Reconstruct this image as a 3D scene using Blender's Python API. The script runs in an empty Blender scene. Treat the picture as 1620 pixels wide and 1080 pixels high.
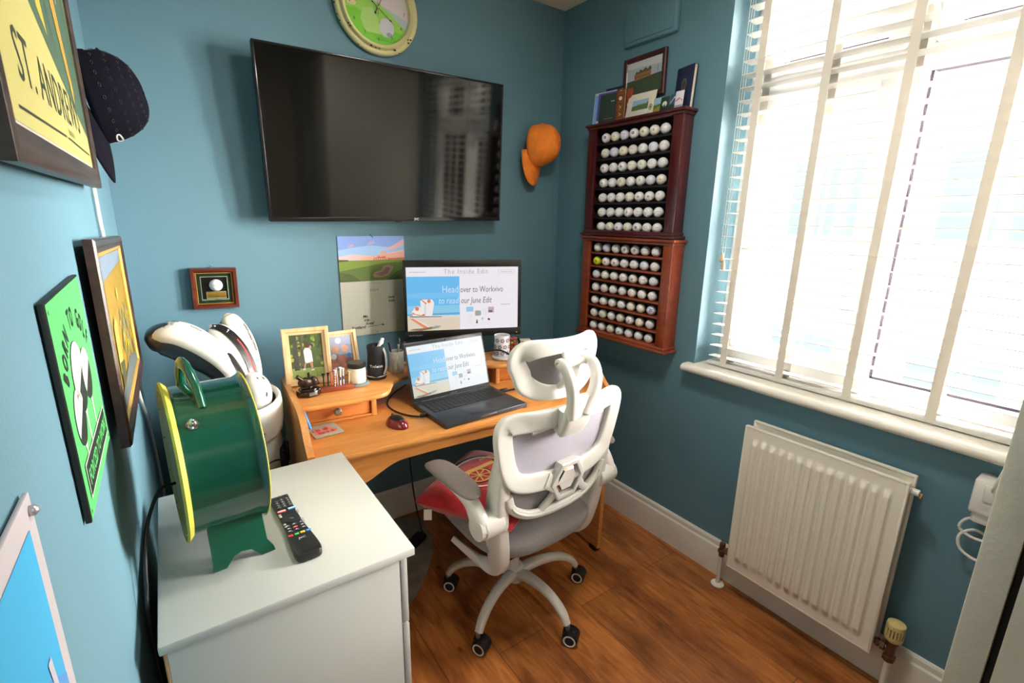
import bpy, math, random
from mathutils import Vector, Matrix, noise
random.seed(7)
S = bpy.context.scene
COL = S.collection
PI = math.pi

# ---------------------------------------------------------------- camera, world, light, exposure
W, H, YF = 1.868, 2.434, -2.95          # room: x 0..W, y YF..0, z 0..H
cam = bpy.data.cameras.new('camera'); camo = bpy.data.objects.new('camera', cam); COL.objects.link(camo)
_yaw, _pit, _rol, _f = .6172, .2461, .0174, 767.53
_fw = Vector((math.sin(_yaw)*math.cos(_pit), math.cos(_yaw)*math.cos(_pit), -math.sin(_pit)))
_r0 = Vector((math.cos(_yaw), -math.sin(_yaw), 0)); _u0 = _r0.cross(_fw)
_r = math.cos(_rol)*_r0 + math.sin(_rol)*_u0
_u = -math.sin(_rol)*_r0 + math.cos(_rol)*_u0
_m = Matrix((_r, _u, -_fw)).transposed().to_4x4(); _m.translation = Vector((.1186, -2.0644, 1.4421))
camo.matrix_world = _m
cam.sensor_width = 36.0; cam.lens = 36.0*_f/1620; cam.clip_start = .02
S.camera = camo

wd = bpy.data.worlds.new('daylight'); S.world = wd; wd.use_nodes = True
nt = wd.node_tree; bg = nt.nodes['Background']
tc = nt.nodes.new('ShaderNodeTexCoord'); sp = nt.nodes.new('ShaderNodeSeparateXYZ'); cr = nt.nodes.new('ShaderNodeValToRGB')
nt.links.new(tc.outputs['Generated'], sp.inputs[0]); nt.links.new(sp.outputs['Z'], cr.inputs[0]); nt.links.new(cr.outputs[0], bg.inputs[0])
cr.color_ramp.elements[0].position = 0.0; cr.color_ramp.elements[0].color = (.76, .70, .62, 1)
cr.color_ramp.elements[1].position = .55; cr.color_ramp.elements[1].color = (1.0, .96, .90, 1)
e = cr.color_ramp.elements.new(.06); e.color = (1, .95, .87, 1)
# bright sky lobe added out of view to light the left and back walls; the rest of the sky is much dimmer
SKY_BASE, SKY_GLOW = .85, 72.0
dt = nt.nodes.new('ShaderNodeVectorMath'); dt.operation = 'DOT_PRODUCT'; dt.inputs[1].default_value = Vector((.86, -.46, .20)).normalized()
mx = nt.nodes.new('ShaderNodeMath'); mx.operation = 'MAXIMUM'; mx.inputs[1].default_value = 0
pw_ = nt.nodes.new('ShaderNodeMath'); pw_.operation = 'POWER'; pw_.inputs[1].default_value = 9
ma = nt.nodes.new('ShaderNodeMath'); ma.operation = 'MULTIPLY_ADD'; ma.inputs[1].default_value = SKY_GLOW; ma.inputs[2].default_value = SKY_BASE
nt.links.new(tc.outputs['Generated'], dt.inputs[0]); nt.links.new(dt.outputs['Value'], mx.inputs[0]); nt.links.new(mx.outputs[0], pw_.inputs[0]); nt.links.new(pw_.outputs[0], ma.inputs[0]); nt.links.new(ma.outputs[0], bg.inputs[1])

def area(name, loc, sx, sy, direction, power, color=(1, 1, 1), portal=False):
    l = bpy.data.lights.new(name, 'AREA'); l.shape = 'RECTANGLE'; l.size = sx; l.size_y = sy; l.energy = power; l.color = color
    o = bpy.data.objects.new(name, l); COL.objects.link(o); o.location = loc
    o.rotation_euler = Vector(direction).to_track_quat('-Z', 'Y').to_euler()
    if portal: l.cycles.is_portal = True
    return o
area('window_portal', (2.16, -1.43, 1.6), 1.02, 1.48, (-1, 0, 0), 1, portal=True)
# warm fill light added on the landing, through the open doorway behind the camera
area('landing_fill', (.5, -3.9, 2.25), .5, .5, (-.1, .6, -.55), 4, (1, .90, .78))
# round fill light added just under the ceiling, out of view
clt = area('ceiling_fill_glow', (1.0, -1.35, 2.385), .34, .34, (0, 0, -1), 4.8, (1, .94, .84)); clt.data.shape = 'DISK'
# the sun lights the house fronts across the street; it never enters this window
sl = bpy.data.lights.new('sun', 'SUN'); sl.energy = 2.2; sl.angle = math.radians(2); sl.color = (1, .96, .9)
slo = bpy.data.objects.new('sun', sl); COL.objects.link(slo); slo.rotation_euler = Vector((.72, .18, -.62)).to_track_quat('-Z', 'Y').to_euler()
S.view_settings.view_transform = 'Standard'; S.view_settings.look = 'None'; S.view_settings.gamma = 1
S.view_settings.use_curve_mapping = False; EXPO = 1.84; S.view_settings.exposure = EXPO; SCRN = 2**-EXPO
S.cycles.max_bounces = 8; S.cycles.diffuse_bounces = 5; S.cycles.glossy_bounces = 4; S.cycles.transparent_max_bounces = 12
S.cycles.sample_clamp_indirect = 6; S.cycles.use_denoising = True; S.cycles.caustics_reflective = False; S.cycles.caustics_refractive = False

# ---------------------------------------------------------------- materials
def lin(c):
    def g(v):
        v /= 255.0
        return v/12.92 if v <= .04045 else ((v+.055)/1.055)**2.4
    return (g(c[0]), g(c[1]), g(c[2]), 1)
MATS = {}
def mat(name, c, rough=.5, metal=0, noise_amt=0, nscale=20, bump=0, bscale=60, emit=0, coat=0, sheen=0, c2=None, stretch=(1, 1, 1), trans=0, spec=.5):
    if name in MATS: return MATS[name]
    m = bpy.data.materials.new(name); m.use_nodes = True; t = m.node_tree; b = t.nodes['Principled BSDF']
    b.inputs['Base Color'].default_value = lin(c); b.inputs['Roughness'].default_value = rough; b.inputs['Metallic'].default_value = metal
    b.inputs['Coat Weight'].default_value = coat; b.inputs['Sheen Weight'].default_value = sheen; b.inputs['Specular IOR Level'].default_value = spec
    b.inputs['Transmission Weight'].default_value = trans
    if emit:
        b.inputs['Emission Color'].default_value = lin(c); b.inputs['Emission Strength'].default_value = emit
        b.inputs['Base Color'].default_value = (.01, .01, .01, 1)
    if noise_amt or c2 or bump:
        tc = t.nodes.new('ShaderNodeTexCoord'); mp = t.nodes.new('ShaderNodeMapping'); mp.inputs['Scale'].default_value = stretch
        t.links.new(tc.outputs['Object'], mp.inputs[0])
    if noise_amt or c2:
        n = t.nodes.new('ShaderNodeTexNoise'); n.inputs['Scale'].default_value = nscale; n.inputs['Detail'].default_value = 5
        t.links.new(mp.outputs[0], n.inputs['Vector'])
        r = t.nodes.new('ShaderNodeValToRGB'); r.color_ramp.elements[0].position = .32; r.color_ramp.elements[1].position = .68
        a = lin(c); k = noise_amt
        if c2: r.color_ramp.elements[0].color = a; r.color_ramp.elements[1].color = lin(c2)
        else:
            r.color_ramp.elements[0].color = (a[0]*(1-k), a[1]*(1-k), a[2]*(1-k), 1); r.color_ramp.elements[1].color = (min(1, a[0]*(1+k)), min(1, a[1]*(1+k)), min(1, a[2]*(1+k)), 1)
        t.links.new(n.outputs[0], r.inputs[0]); t.links.new(r.outputs[0], b.inputs['Base Color'])
    if bump:
        n2 = t.nodes.new('ShaderNodeTexNoise'); n2.inputs['Scale'].default_value = bscale; n2.inputs['Detail'].default_value = 4
        t.links.new(mp.outputs[0], n2.inputs['Vector']); bp_ = t.nodes.new('ShaderNodeBump'); bp_.inputs['Strength'].default_value = bump; bp_.inputs['Distance'].default_value = .002
        t.links.new(n2.outputs[0], bp_.inputs['Height']); t.links.new(bp_.outputs[0], b.inputs['Normal'])
    MATS[name] = m
    return m
def flat(c, rough=.6):
    c = tuple(int(v) for v in c); return mat('ink_%d_%d_%d' % c, c, rough)
def wflat(c, rough=.6): return flat(tuple(v*.82 for v in c), rough)      # prints on the brightly lit left wall, colours darkened to offset that light
def glow(c, s=1.0):
    c = tuple(int(v) for v in c); return mat('screen_%d_%d_%d' % c, c, .3, emit=s)

TEAL = mat('teal_wall_paint', (92, 130, 146), .62, noise_amt=.03, nscale=3, bump=.25, bscale=220)
WHITEP = mat('white_gloss_paint', (226, 222, 214), .35, noise_amt=.02, nscale=8)
UPVC = mat('white_upvc', (240, 240, 240), .3)
CEIL = mat('cream_ceiling_paint', (225, 214, 196), .8)
BLIND = mat('white_blind_slat', (238, 236, 232), .4)
TAPE = None
GASKET = mat('dark_gasket', (70, 62, 78), .6)
CHROME = mat('chrome', (200, 200, 200), .15, 1)
BRASSD = mat('tarnished_brass', (110, 80, 62), .45, .6, noise_amt=.2, nscale=60)
BLACK = mat('black_plastic', (22, 22, 24), .4)
BLACKM = mat('black_matt', (16, 16, 18), .8)
BLACKG = mat('black_gloss', (10, 10, 12), .15)
WPLAS = mat('white_plastic', (222, 220, 216), .38)
GREYF = mat('grey_mesh_fabric', (138, 132, 133), .9, noise_amt=.18, nscale=420, bump=.35, bscale=500, sheen=.2)
GREYB = mat('lilac_grey_back_fabric', (176, 172, 184), .9, noise_amt=.07, nscale=400, bump=.2, bscale=500)
STEEL = mat('satin_steel', (150, 150, 150), .35, .8)

def wood_mat(name, c, c2, rough=.4, axis='x', scale=14, coat=.1):
    if name in MATS: return MATS[name]
    m = bpy.data.materials.new(name); m.use_nodes = True; t = m.node_tree; b = t.nodes['Principled BSDF']
    tc = t.nodes.new('ShaderNodeTexCoord'); mp = t.nodes.new('ShaderNodeMapping'); t.links.new(tc.outputs['Object'], mp.inputs[0])
    sc = {'x': (.12, 1, 1), 'y': (1, .12, 1), 'z': (1, 1, .12)}[axis]; mp.inputs['Scale'].default_value = sc
    n = t.nodes.new('ShaderNodeTexNoise'); n.inputs['Scale'].default_value = scale*3; n.inputs['Detail'].default_value = 8; n.inputs['Distortion'].default_value = 1.2
    t.links.new(mp.outputs[0], n.inputs['Vector'])
    r = t.nodes.new('ShaderNodeValToRGB'); r.color_ramp.elements[0].position = .3; r.color_ramp.elements[1].position = .72
    r.color_ramp.elements[0].color = lin(c); r.color_ramp.elements[1].color = lin(c2)
    t.links.new(n.outputs[0], r.inputs[0]); t.links.new(r.outputs[0], b.inputs['Base Color'])
    b.inputs['Roughness'].default_value = rough; b.inputs['Coat Weight'].default_value = coat
    MATS[name] = m; return m
PINE = wood_mat('honey_pine', (196, 127, 62), (214, 150, 82), .38, 'x')
PINEZ = wood_mat('honey_pine_side', (186, 122, 62), (212, 150, 84), .42, 'y')
PINED = wood_mat('orange_pine_drawer', (202, 116, 54), (218, 142, 76), .38, 'x', 8)
MAHOG = wood_mat('dark_mahogany', (62, 18, 20), (88, 30, 30), .3, 'z', 10, .3)
CHERRY = wood_mat('cherry_wood', (120, 48, 26), (152, 70, 38), .32, 'y', 10, .3)
OAKFR = wood_mat('pale_oak', (196, 160, 114), (214, 184, 142), .5, 'z', 12, 0)
DARKFR = wood_mat('dark_brown_frame_wood', (38, 32, 29), (70, 56, 49), .45, 'y', 12, .1)
REDFR = wood_mat('red_brown_frame_wood', (66, 22, 16), (106, 42, 28), .3, 'x', 12, .3)

def floor_mat():
    m = bpy.data.materials.new('oak_laminate_planks'); m.use_nodes = True; t = m.node_tree; b = t.nodes['Principled BSDF']
    N = t.nodes.new; L = t.links.new
    tc = N('ShaderNodeTexCoord'); mp = N('ShaderNodeMapping'); L(tc.outputs['Object'], mp.inputs[0]); mp.inputs['Rotation'].default_value = (0, 0, PI/2); mp.inputs['Location'].default_value = (.3, .07, 0)
    br = N('ShaderNodeTexBrick'); L(mp.outputs[0], br.inputs['Vector']); br.inputs['Scale'].default_value = 1
    br.inputs['Brick Width'].default_value = 1.25; br.inputs['Row Height'].default_value = .19; br.inputs['Mortar Size'].default_value = .0012; br.inputs['Mortar Smooth'].default_value = .1
    br.inputs['Color1'].default_value = (1.25, 1.25, 1.25, 1); br.inputs['Color2'].default_value = (.78, .78, .78, 1); br.inputs['Mortar'].default_value = (.3, .3, .3, 1)
    mp2 = N('ShaderNodeMapping'); L(tc.outputs['Object'], mp2.inputs[0]); mp2.inputs['Scale'].default_value = (1, .14, 1)
    n = N('ShaderNodeTexNoise'); n.inputs['Scale'].default_value = 34; n.inputs['Detail'].default_value = 9; n.inputs['Distortion'].default_value = 1.6; L(mp2.outputs[0], n.inputs['Vector'])
    r = N('ShaderNodeValToRGB'); r.color_ramp.elements[0].position = .22; r.color_ramp.elements[0].color = lin((128, 70, 30)); r.color_ramp.elements[1].position = .78; r.color_ramp.elements[1].color = lin((196, 124, 62)); L(n.outputs[0], r.inputs[0])
    # dark worn patches and knots
    n2 = N('ShaderNodeTexNoise'); n2.inputs['Scale'].default_value = 7; n2.inputs['Detail'].default_value = 6; mp3 = N('ShaderNodeMapping'); mp3.inputs['Scale'].default_value = (1, .5, 1); L(tc.outputs['Object'], mp3.inputs[0]); L(mp3.outputs[0], n2.inputs['Vector'])
    r2 = N('ShaderNodeValToRGB'); r2.color_ramp.elements[0].position = .34; r2.color_ramp.elements[0].color = (.5, .42, .36, 1); r2.color_ramp.elements[1].position = .56; r2.color_ramp.elements[1].color = (1, 1, 1, 1); L(n2.outputs[0], r2.inputs[0])
    v = N('ShaderNodeTexVoronoi'); v.inputs['Scale'].default_value = 9; L(mp3.outputs[0], v.inputs['Vector'])
    r3 = N('ShaderNodeValToRGB'); r3.color_ramp.elements[0].position = .03; r3.color_ramp.elements[0].color = (.3, .22, .18, 1); r3.color_ramp.elements[1].position = .09; r3.color_ramp.elements[1].color = (1, 1, 1, 1); L(v.outputs['Distance'], r3.inputs[0])
    cur = r.outputs[0]
    for o in (br.outputs['Color'], r2.outputs[0], r3.outputs[0]):
        mx = N('ShaderNodeMix'); mx.data_type = 'RGBA'; mx.blend_type = 'MULTIPLY'; mx.inputs[0].default_value = 1
        L(cur, mx.inputs[6]); L(o, mx.inputs[7]); cur = mx.outputs[2]
    L(cur, b.inputs['Base Color']); b.inputs['Roughness'].default_value = .38; b.inputs['Coat Weight'].default_value = .15
    bu = N('ShaderNodeBump'); bu.inputs['Strength'].default_value = .15; bu.inputs['Distance'].default_value = .001; L(n.outputs[0], bu.inputs['Height']); L(bu.outputs[0], b.inputs['Normal'])
    return m
def glass_mat(name, tint=(1, 1, 1, 1), rough=.0, ior=1.3):
    m = bpy.data.materials.new(name); m.use_nodes = True; t = m.node_tree; t.nodes.remove(t.nodes['Principled BSDF'])
    a = t.nodes.new('ShaderNodeBsdfTransparent'); a.inputs[0].default_value = tint; g = t.nodes.new('ShaderNodeBsdfGlossy'); g.inputs['Roughness'].default_value = rough
    f = t.nodes.new('ShaderNodeFresnel' if ior > 1.1 else 'ShaderNodeValue')
    if ior > 1.1: f.inputs[0].default_value = ior
    else: f.outputs[0].default_value = .07
    mx = t.nodes.new('ShaderNodeMixShader'); o = t.nodes['Material Output']
    t.links.new(f.outputs[0], mx.inputs[0]); t.links.new(a.outputs[0], mx.inputs[1]); t.links.new(g.outputs[0], mx.inputs[2]); t.links.new(mx.outputs[0], o.inputs[0])
    return m
GLASS = glass_mat('clear_glass')
GLASSL = glass_mat('picture_glass', ior=1.04)
def translucent(name, c, amt=.4):
    m = bpy.data.materials.new(name); m.use_nodes = True; t = m.node_tree; b = t.nodes['Principled BSDF']; b.inputs['Base Color'].default_value = lin(c); b.inputs['Roughness'].default_value = .7
    tr = t.nodes.new('ShaderNodeBsdfTranslucent'); tr.inputs[0].default_value = lin(c); mx = t.nodes.new('ShaderNodeMixShader'); mx.inputs[0].default_value = amt
    t.links.new(b.outputs[0], mx.inputs[1]); t.links.new(tr.outputs[0], mx.inputs[2]); t.links.new(mx.outputs[0], t.nodes['Material Output'].inputs[0])
    return m
TAPE = translucent('cream_ladder_tape', (222, 216, 206), .10)

# ---------------------------------------------------------------- mesh building
WINV = {}
def V3(p): return Vector(p)
def cr_spline(pts, n, closed=False):
    """Catmull-Rom through points of any dimension (tuples); n samples per span"""
    k = len(pts); out = []
    rng = range(k) if closed else range(k-1)
    for i in rng:
        p1, p2 = pts[i], pts[(i+1) % k]
        p0 = pts[i-1] if (closed or i > 0) else tuple(2*a-b for a, b in zip(p1, p2))
        p3 = pts[(i+2) % k] if (closed or i < k-2) else tuple(2*a-b for a, b in zip(p2, p1))
        for j in range(n):
            t = j/n
            out.append(tuple(.5*((2*b)+(-a+c)*t+(2*a-5*b+4*c-d)*t*t+(-a+3*b-3*c+d)*t**3) for a, b, c, d in zip(p0, p1, p2, p3)))
    if not closed: out.append(tuple(pts[-1]))
    return out
class M:
    def __init__(s, T=None): s.v = []; s.f = []; s.m = []; s.mats = []; s.T = T or Matrix()
    def mi(s, m):
        if m not in s.mats: s.mats.append(m)
        return s.mats.index(m)
    def add(s, vs, fs, m, T=None):
        o = len(s.v); T = s.T @ T if T is not None else s.T
        s.v += [T @ Vector(p) for p in vs]; i = s.mi(m)
        for f in fs: s.f.append(tuple(o+a for a in f)); s.m.append(i)
        return s
    def box(s, a, b, m, T=None):
        x0, y0, z0 = [min(p, q) for p, q in zip(a, b)]; x1, y1, z1 = [max(p, q) for p, q in zip(a, b)]
        vs = [(x0, y0, z0), (x1, y0, z0), (x1, y1, z0), (x0, y1, z0), (x0, y0, z1), (x1, y0, z1), (x1, y1, z1), (x0, y1, z1)]
        return s.add(vs, [(0, 3, 2, 1), (4, 5, 6, 7), (0, 1, 5, 4), (1, 2, 6, 5), (2, 3, 7, 6), (3, 0, 4, 7)], m, T)
    def rbox(s, a, b, m, r=.004, T=None, seg=2):
        import bmesh
        bm = bmesh.new(); bmesh.ops.create_cube(bm, size=1)
        c = [(p+q)/2 for p, q in zip(a, b)]; d = [abs(p-q) for p, q in zip(a, b)]
        for v in bm.verts: v.co = Vector((c[0]+v.co.x*d[0], c[1]+v.co.y*d[1], c[2]+v.co.z*d[2]))
        bmesh.ops.bevel(bm, geom=bm.edges[:], offset=min(r, min(d)*.49), segments=seg, profile=.5, affect='EDGES')
        bm.verts.index_update(); vs = [tuple(v.co) for v in bm.verts]; fs = [tuple(v.index for v in f.verts) for f in bm.faces]; bm.free()
        return s.add(vs, fs, m, T)
    def prism(s, poly, z0, z1, m, T=None, bev=0):
        """poly in xy (ccw), extruded z0..z1"""
        n = len(poly)
        if bev:
            # inset loops for a soft edge
            def ins(d):
                o = []
                for i in range(n):
                    p0, p, p2 = Vector(poly[i-1]), Vector(poly[i]), Vector(poly[(i+1) % n])
                    e1 = (p-p0).normalized(); e2 = (p2-p).normalized(); nn = Vector((-(e1.y+e2.y), e1.x+e2.x))
                    if nn.length < 1e-6: nn = Vector((-e1.y, e1.x))
                    nn.normalize(); k = max(.5, nn.dot(Vector((-e1.y, e1.x)))); o.append(p+nn*d/k)
                return o
            loops = [(ins(bev), z0), (ins(bev*.3), z0+bev*.3), (ins(0), z0+bev), (ins(0), z1-bev), (ins(bev*.3), z1-bev*.3), (ins(bev), z1)]
        else: loops = [(poly, z0), (poly, z1)]
        vs = [(p[0], p[1], z) for lp, z in loops for p in lp]; fs = []
        for k in range(len(loops)-1):
            for i in range(n):
                j = (i+1) % n; fs.append((k*n+i, k*n+j, (k+1)*n+j, (k+1)*n+i))
        fs.append(tuple(reversed(range(n)))); fs.append(tuple(range((len(loops)-1)*n, len(loops)*n)))
        return s.add(vs, fs, m, T)
    def lathe(s, prof, m, T=None, n=24, cap=True):
        """prof: (r,z) from bottom to top, axis z"""
        vs = []; fs = []
        for r, z in prof:
            for i in range(n): a = 2*PI*i/n; vs.append((r*math.cos(a), r*math.sin(a), z))
        for k in range(len(prof)-1):
            for i in range(n): j = (i+1) % n; fs.append((k*n+i, k*n+j, (k+1)*n+j, (k+1)*n+i))
        if cap:
            if prof[0][0] > 1e-5: fs.append(tuple(reversed(range(n))))
            if prof[-1][0] > 1e-5: fs.append(tuple(range((len(prof)-1)*n, len(prof)*n)))
        return s.add(vs, fs, m, T)
    def cyl(s, p, q, r, m, r2=None, n=16):
        p, q = Vector(p), Vector(q); d = q-p; T = Matrix.Translation(p) @ d.to_track_quat('Z', 'Y').to_matrix().to_4x4()
        r2 = r if r2 is None else r2; b = min(r, r2, d.length)*.08
        return s.lathe([(r-b, 0), (r, b), (r2, d.length-b), (r2-b, d.length)], m, T, n)
    def sweep(s, path, secs, m, up=(0, 0, 1), closed=False, n=12, e=2.0, cap=True):
        """path points; secs: list of (w,h) half sizes, or one; superellipse exponent e"""
        P = [Vector(p) for p in path]; k = len(P)
        if not isinstance(secs, list): secs = [secs]*k
        vs = []; fs = []
        for i in range(k):
            a = P[i-1] if (i > 0 or closed) else P[i]; b = P[(i+1) % k] if (i < k-1 or closed) else P[i]
            t = (b-a).normalized(); U = Vector(up(i/(k-1)) if callable(up) else up); B = t.cross(U)
            if B.length < 1e-4: B = t.orthogonal()
            B.normalize(); Hh = B.cross(t); w, h = secs[i]
            for j in range(n):
                an = 2*PI*(j+.5)/n; c, sn = math.cos(an), math.sin(an)
                c = math.copysign(abs(c)**(2/e), c); sn = math.copysign(abs(sn)**(2/e), sn)
                vs.append(P[i]+B*(w*c)+Hh*(h*sn))
        for i in range(k if closed else k-1):
            i2 = (i+1) % k
            for j in range(n): j2 = (j+1) % n; fs.append((i*n+j, i2*n+j, i2*n+j2, i*n+j2))
        if cap and not closed: fs.append(tuple(range(n))); fs.append(tuple(reversed(range((k-1)*n, k*n))))
        return s.add(vs, fs, m)
    def tube(s, pts, r, m, n=10, smooth=6, closed=False):
        path = cr_spline([tuple(p) for p in pts], smooth, closed) if smooth else pts
        return s.sweep(path, (r, r), m, up=(.12, .31, .9), closed=closed, n=n)
    def sphere(s, c, r, m, sx=1, sy=1, sz=1, n=20, T=None):
        vs = []; fs = []; k = n//2; c = Vector(c)
        for i in range(k+1):
            th = PI*i/k
            for j in range(n): ph = 2*PI*j/n; vs.append(c+Vector((r*sx*math.sin(th)*math.cos(ph), r*sy*math.sin(th)*math.sin(ph), -r*sz*math.cos(th))))
        for i in range(k):
            for j in range(n): j2 = (j+1) % n; fs.append((i*n+j, i*n+j2, (i+1)*n+j2, (i+1)*n+j))
        return s.add(vs, fs, m, T)
    def grid(s, fn, nu, nv, m, closeu=False):
        vs = [fn(i/(nu if closeu else nu-1) if nu > 1 else 0, j/(nv-1)) for i in range(nu) for j in range(nv)]; fs = []
        for i in range(nu if closeu else nu-1):
            i2 = (i+1) % nu
            for j in range(nv-1): fs.append((i*nv+j, i2*nv+j, i2*nv+j+1, i*nv+j+1))
        return s.add(vs, fs, m)
    def poly(s, pts, m, O, U, V, off=0):
        """flat polygon in the frame O + u*U + v*V, lifted along U x V"""
        U, V = Vector(U), Vector(V); N = U.cross(V).normalized()
        vs = [Vector(O)+U*p[0]+V*p[1]+N*off for p in pts]
        return s.add(vs, [tuple(range(len(pts)))], m)
    def text(s, t, size, m, O, U, V, off=.0004, align='LEFT', squash=1, shear=0, space=1, thick=0):
        U, V = Vector(U).normalized(), Vector(V).normalized(); N = U.cross(V)
        cu = bpy.data.curves.new('t', 'FONT'); cu.body = t; cu.size = size; cu.align_x = align; cu.shear = shear; cu.space_character = space; cu.resolution_u = 2; cu.offset = thick
        ob = bpy.data.objects.new('t', cu); COL.objects.link(ob); dg = bpy.context.evaluated_depsgraph_get(); me = bpy.data.meshes.new_from_object(ob.evaluated_get(dg))
        vs = [Vector(O)+U*(v.co.x*squash)+V*v.co.y+N*off for v in me.vertices]; fs = [tuple(p.vertices) for p in me.polygons]
        bpy.data.objects.remove(ob); bpy.data.meshes.remove(me); bpy.data.curves.remove(cu)
        return s.add(vs, fs, m)
    def dashes(s, w, h, m, O, U, V, off=.0004, n=8, seed=1):
        """print too small to read: a row of tiny letter-sized marks"""
        rr = random.Random(seed); x = 0; U, V = Vector(U).normalized(), Vector(V).normalized()
        for i in range(n):
            k = w/n*rr.uniform(.5, .8); s.poly([(x, 0), (x+k, 0), (x+k, h*rr.uniform(.6, 1)), (x, h*rr.uniform(.6, 1))], m, O, U, V, off); x += w/n
        return s
    def build(s, name, parent=None, angle=40, loc=None, rot=None, **props):
        me = bpy.data.meshes.new(name); inv = Matrix()
        if parent is not None: inv = WINV[parent.name]
        elif loc is not None: inv = Matrix.Translation(loc).inverted()
        me.from_pydata([inv @ v for v in s.v], [], s.f)
        for m in s.mats: me.materials.append(m)
        me.polygons.foreach_set('material_index', s.m); me.validate(); me.update()
        me.shade_smooth(); me.set_sharp_from_angle(angle=math.radians(angle))
        o = bpy.data.objects.new(name, me); COL.objects.link(o)
        if parent is not None: o.parent = parent; WINV[o.name] = inv
        else:
            if loc is not None: o.location = loc
            WINV[o.name] = inv
        for k, v in props.items(): o[k] = v
        return o
def thing(name, label, cat, loc=(0, 0, 0), group=None):
    o = bpy.data.objects.new(name, None); COL.objects.link(o); o.location = loc; o.empty_display_size = .05
    o['label'] = label; o['category'] = cat
    if group: o['group'] = group
    WINV[o.name] = Matrix.Translation(loc).inverted(); return o
def sthing(name, loc=(0, 0, 0)):
    o = bpy.data.objects.new(name, None); COL.objects.link(o); o.location = loc; o['kind'] = 'structure'; WINV[o.name] = Matrix.Translation(loc).inverted(); return o
def copy_tree(o, parent=None):
    c = o.copy(); COL.objects.link(c)
    if parent is not None: c.parent = parent
    for ch in list(o.children): copy_tree(ch, c)
    return c
def TR(loc=(0, 0, 0), rz=0, rx=0, ry=0):
    return Matrix.Translation(loc) @ Matrix.Rotation(rz, 4, 'Z') @ Matrix.Rotation(ry, 4, 'Y') @ Matrix.Rotation(rx, 4, 'X')
X, Y, Z = Vector((1, 0, 0)), Vector((0, 1, 0)), Vector((0, 0, 1))
def circ(cx, cy, rx, ry=None, n=28, a0=0, a1=2*PI):
    ry = rx if ry is None else ry; k = n if abs(a1-a0-2*PI) < 1e-6 else n+1
    return [(cx+rx*math.cos(a0+(a1-a0)*i/n), cy+ry*math.sin(a0+(a1-a0)*i/n)) for i in range(k)]
def rect(x0, y0, x1, y1): return [(x0, y0), (x1, y0), (x1, y1), (x0, y1)]
# ================================================================ the room
m = M(); m.box((-.1, YF-1.6, -.05), (W+.25, .1, 0), floor_mat()); m.build('floor', kind='structure')
m = M(); m.box((-.1, YF-1.6, H), (W+.25, .1, H+.05), CEIL); m.build('ceiling', kind='structure')
m = M(); m.box((-.1, YF-1.6, 0), (0, .1, H), TEAL); m.build('wall_left', kind='structure')
m = M(); m.box((0, 0, 0), (W, .1, H), TEAL); m.build('wall_back', kind='structure')
WY0, WY1, WZ0, WZ1 = -.918, -1.94, .848, 2.33
m = M(); XO = W+.25
m.box((W, .1, 0), (XO, WY0, H), TEAL); m.box((W, WY0, 0), (XO, WY1, WZ0), TEAL); m.box((W, WY0, WZ1), (XO, WY1, H), TEAL); m.box((W, WY1, 0), (XO, YF-1.6, H), TEAL)
m.build('wall_right', kind='structure')
# wall with the doorway behind the camera, and the landing beyond it
MAG = mat('magnolia_paint', (226, 214, 190), .7)
m = M(); m.box((0, YF-.1, 0), (.12, YF, H), MAG); m.box((.92, YF-.1, 0), (W, YF, H), MAG); m.box((.12, YF-.1, 2.02), (.92, YF, H), MAG); m.build('wall_front', kind='structure')
m = M(); m.box((-.1, YF-1.7, 0), (W+.25, YF-1.6, H), mat('magnolia_paint', (226, 214, 190), .7)); m.build('wall_landing', kind='structure')
m = M()
for a, b in (((.08, YF-.115, 0), (.135, YF+.015, 2.06)), ((.905, YF-.115, 0), (.96, YF+.015, 2.06)), ((.135, YF-.115, 2.005), (.905, YF+.015, 2.06))): m.rbox(a, b, WHITEP, .006)
m.build('trim_1', kind='structure')
def skirting(name, p, q, nrm):
    p, q, nrm = Vector(p), Vector(q), Vector(nrm); prof = [(0, 0), (.018, 0), (.018, .115), (.016, .125), (.011, .131), (.010, .148), (.006, .155), (0, .156)]
    vs = []; n = len(prof)
    for e in (p, q): vs += [e+nrm*a+Z*b for a, b in prof]
    fs = [(i, (i+1) % n, n+(i+1) % n, n+i) for i in range(n)]+[tuple(range(n)), tuple(range(2*n-1, n-1, -1))]
    m = M(); m.add(vs, fs, WHITEP); m.build(name, angle=20, kind='structure')
skirting('baseboard_left', (0, YF, 0), (0, 0, 0), (1, 0, 0))
skirting('baseboard_back', (0, 0, 0), (W, 0, 0), (0, -1, 0))
skirting('baseboard_right', (W, 0, 0), (W, YF, 0), (-1, 0, 0))
# painted-over vent panel high on the right wall
m = M(); m.rbox((W-.022, -.415, 2.163), (W+.004, -.692, H), TEAL, .012); m.rbox((W-.027, -.43, 2.178), (W-.018, -.677, H), TEAL, .004)
m.build('trim_2', kind='structure')
# window board with rounded nose and a horn past the reveal
m = M()
pr = [(1.835, .841), (1.825, .843), (1.818, .8495), (1.816, .857), (1.818, .8645), (1.825, .871), (1.835, .873), (W+.002, .873), (W+.002, .841)]
n = len(pr); vs = [(x, y, z) for y in (-.888, -1.943) for x, z in pr]
m.add(vs, [(i, (i+1) % n, n+(i+1) % n, n+i) for i in range(n)]+[tuple(range(n)), tuple(range(2*n-1, n-1, -1))], WHITEP)
m.box((W, WY0, WZ0), (2.05, WY1, .8729), WHITEP)
m.build('trim_3', angle=50, kind='structure')

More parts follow.
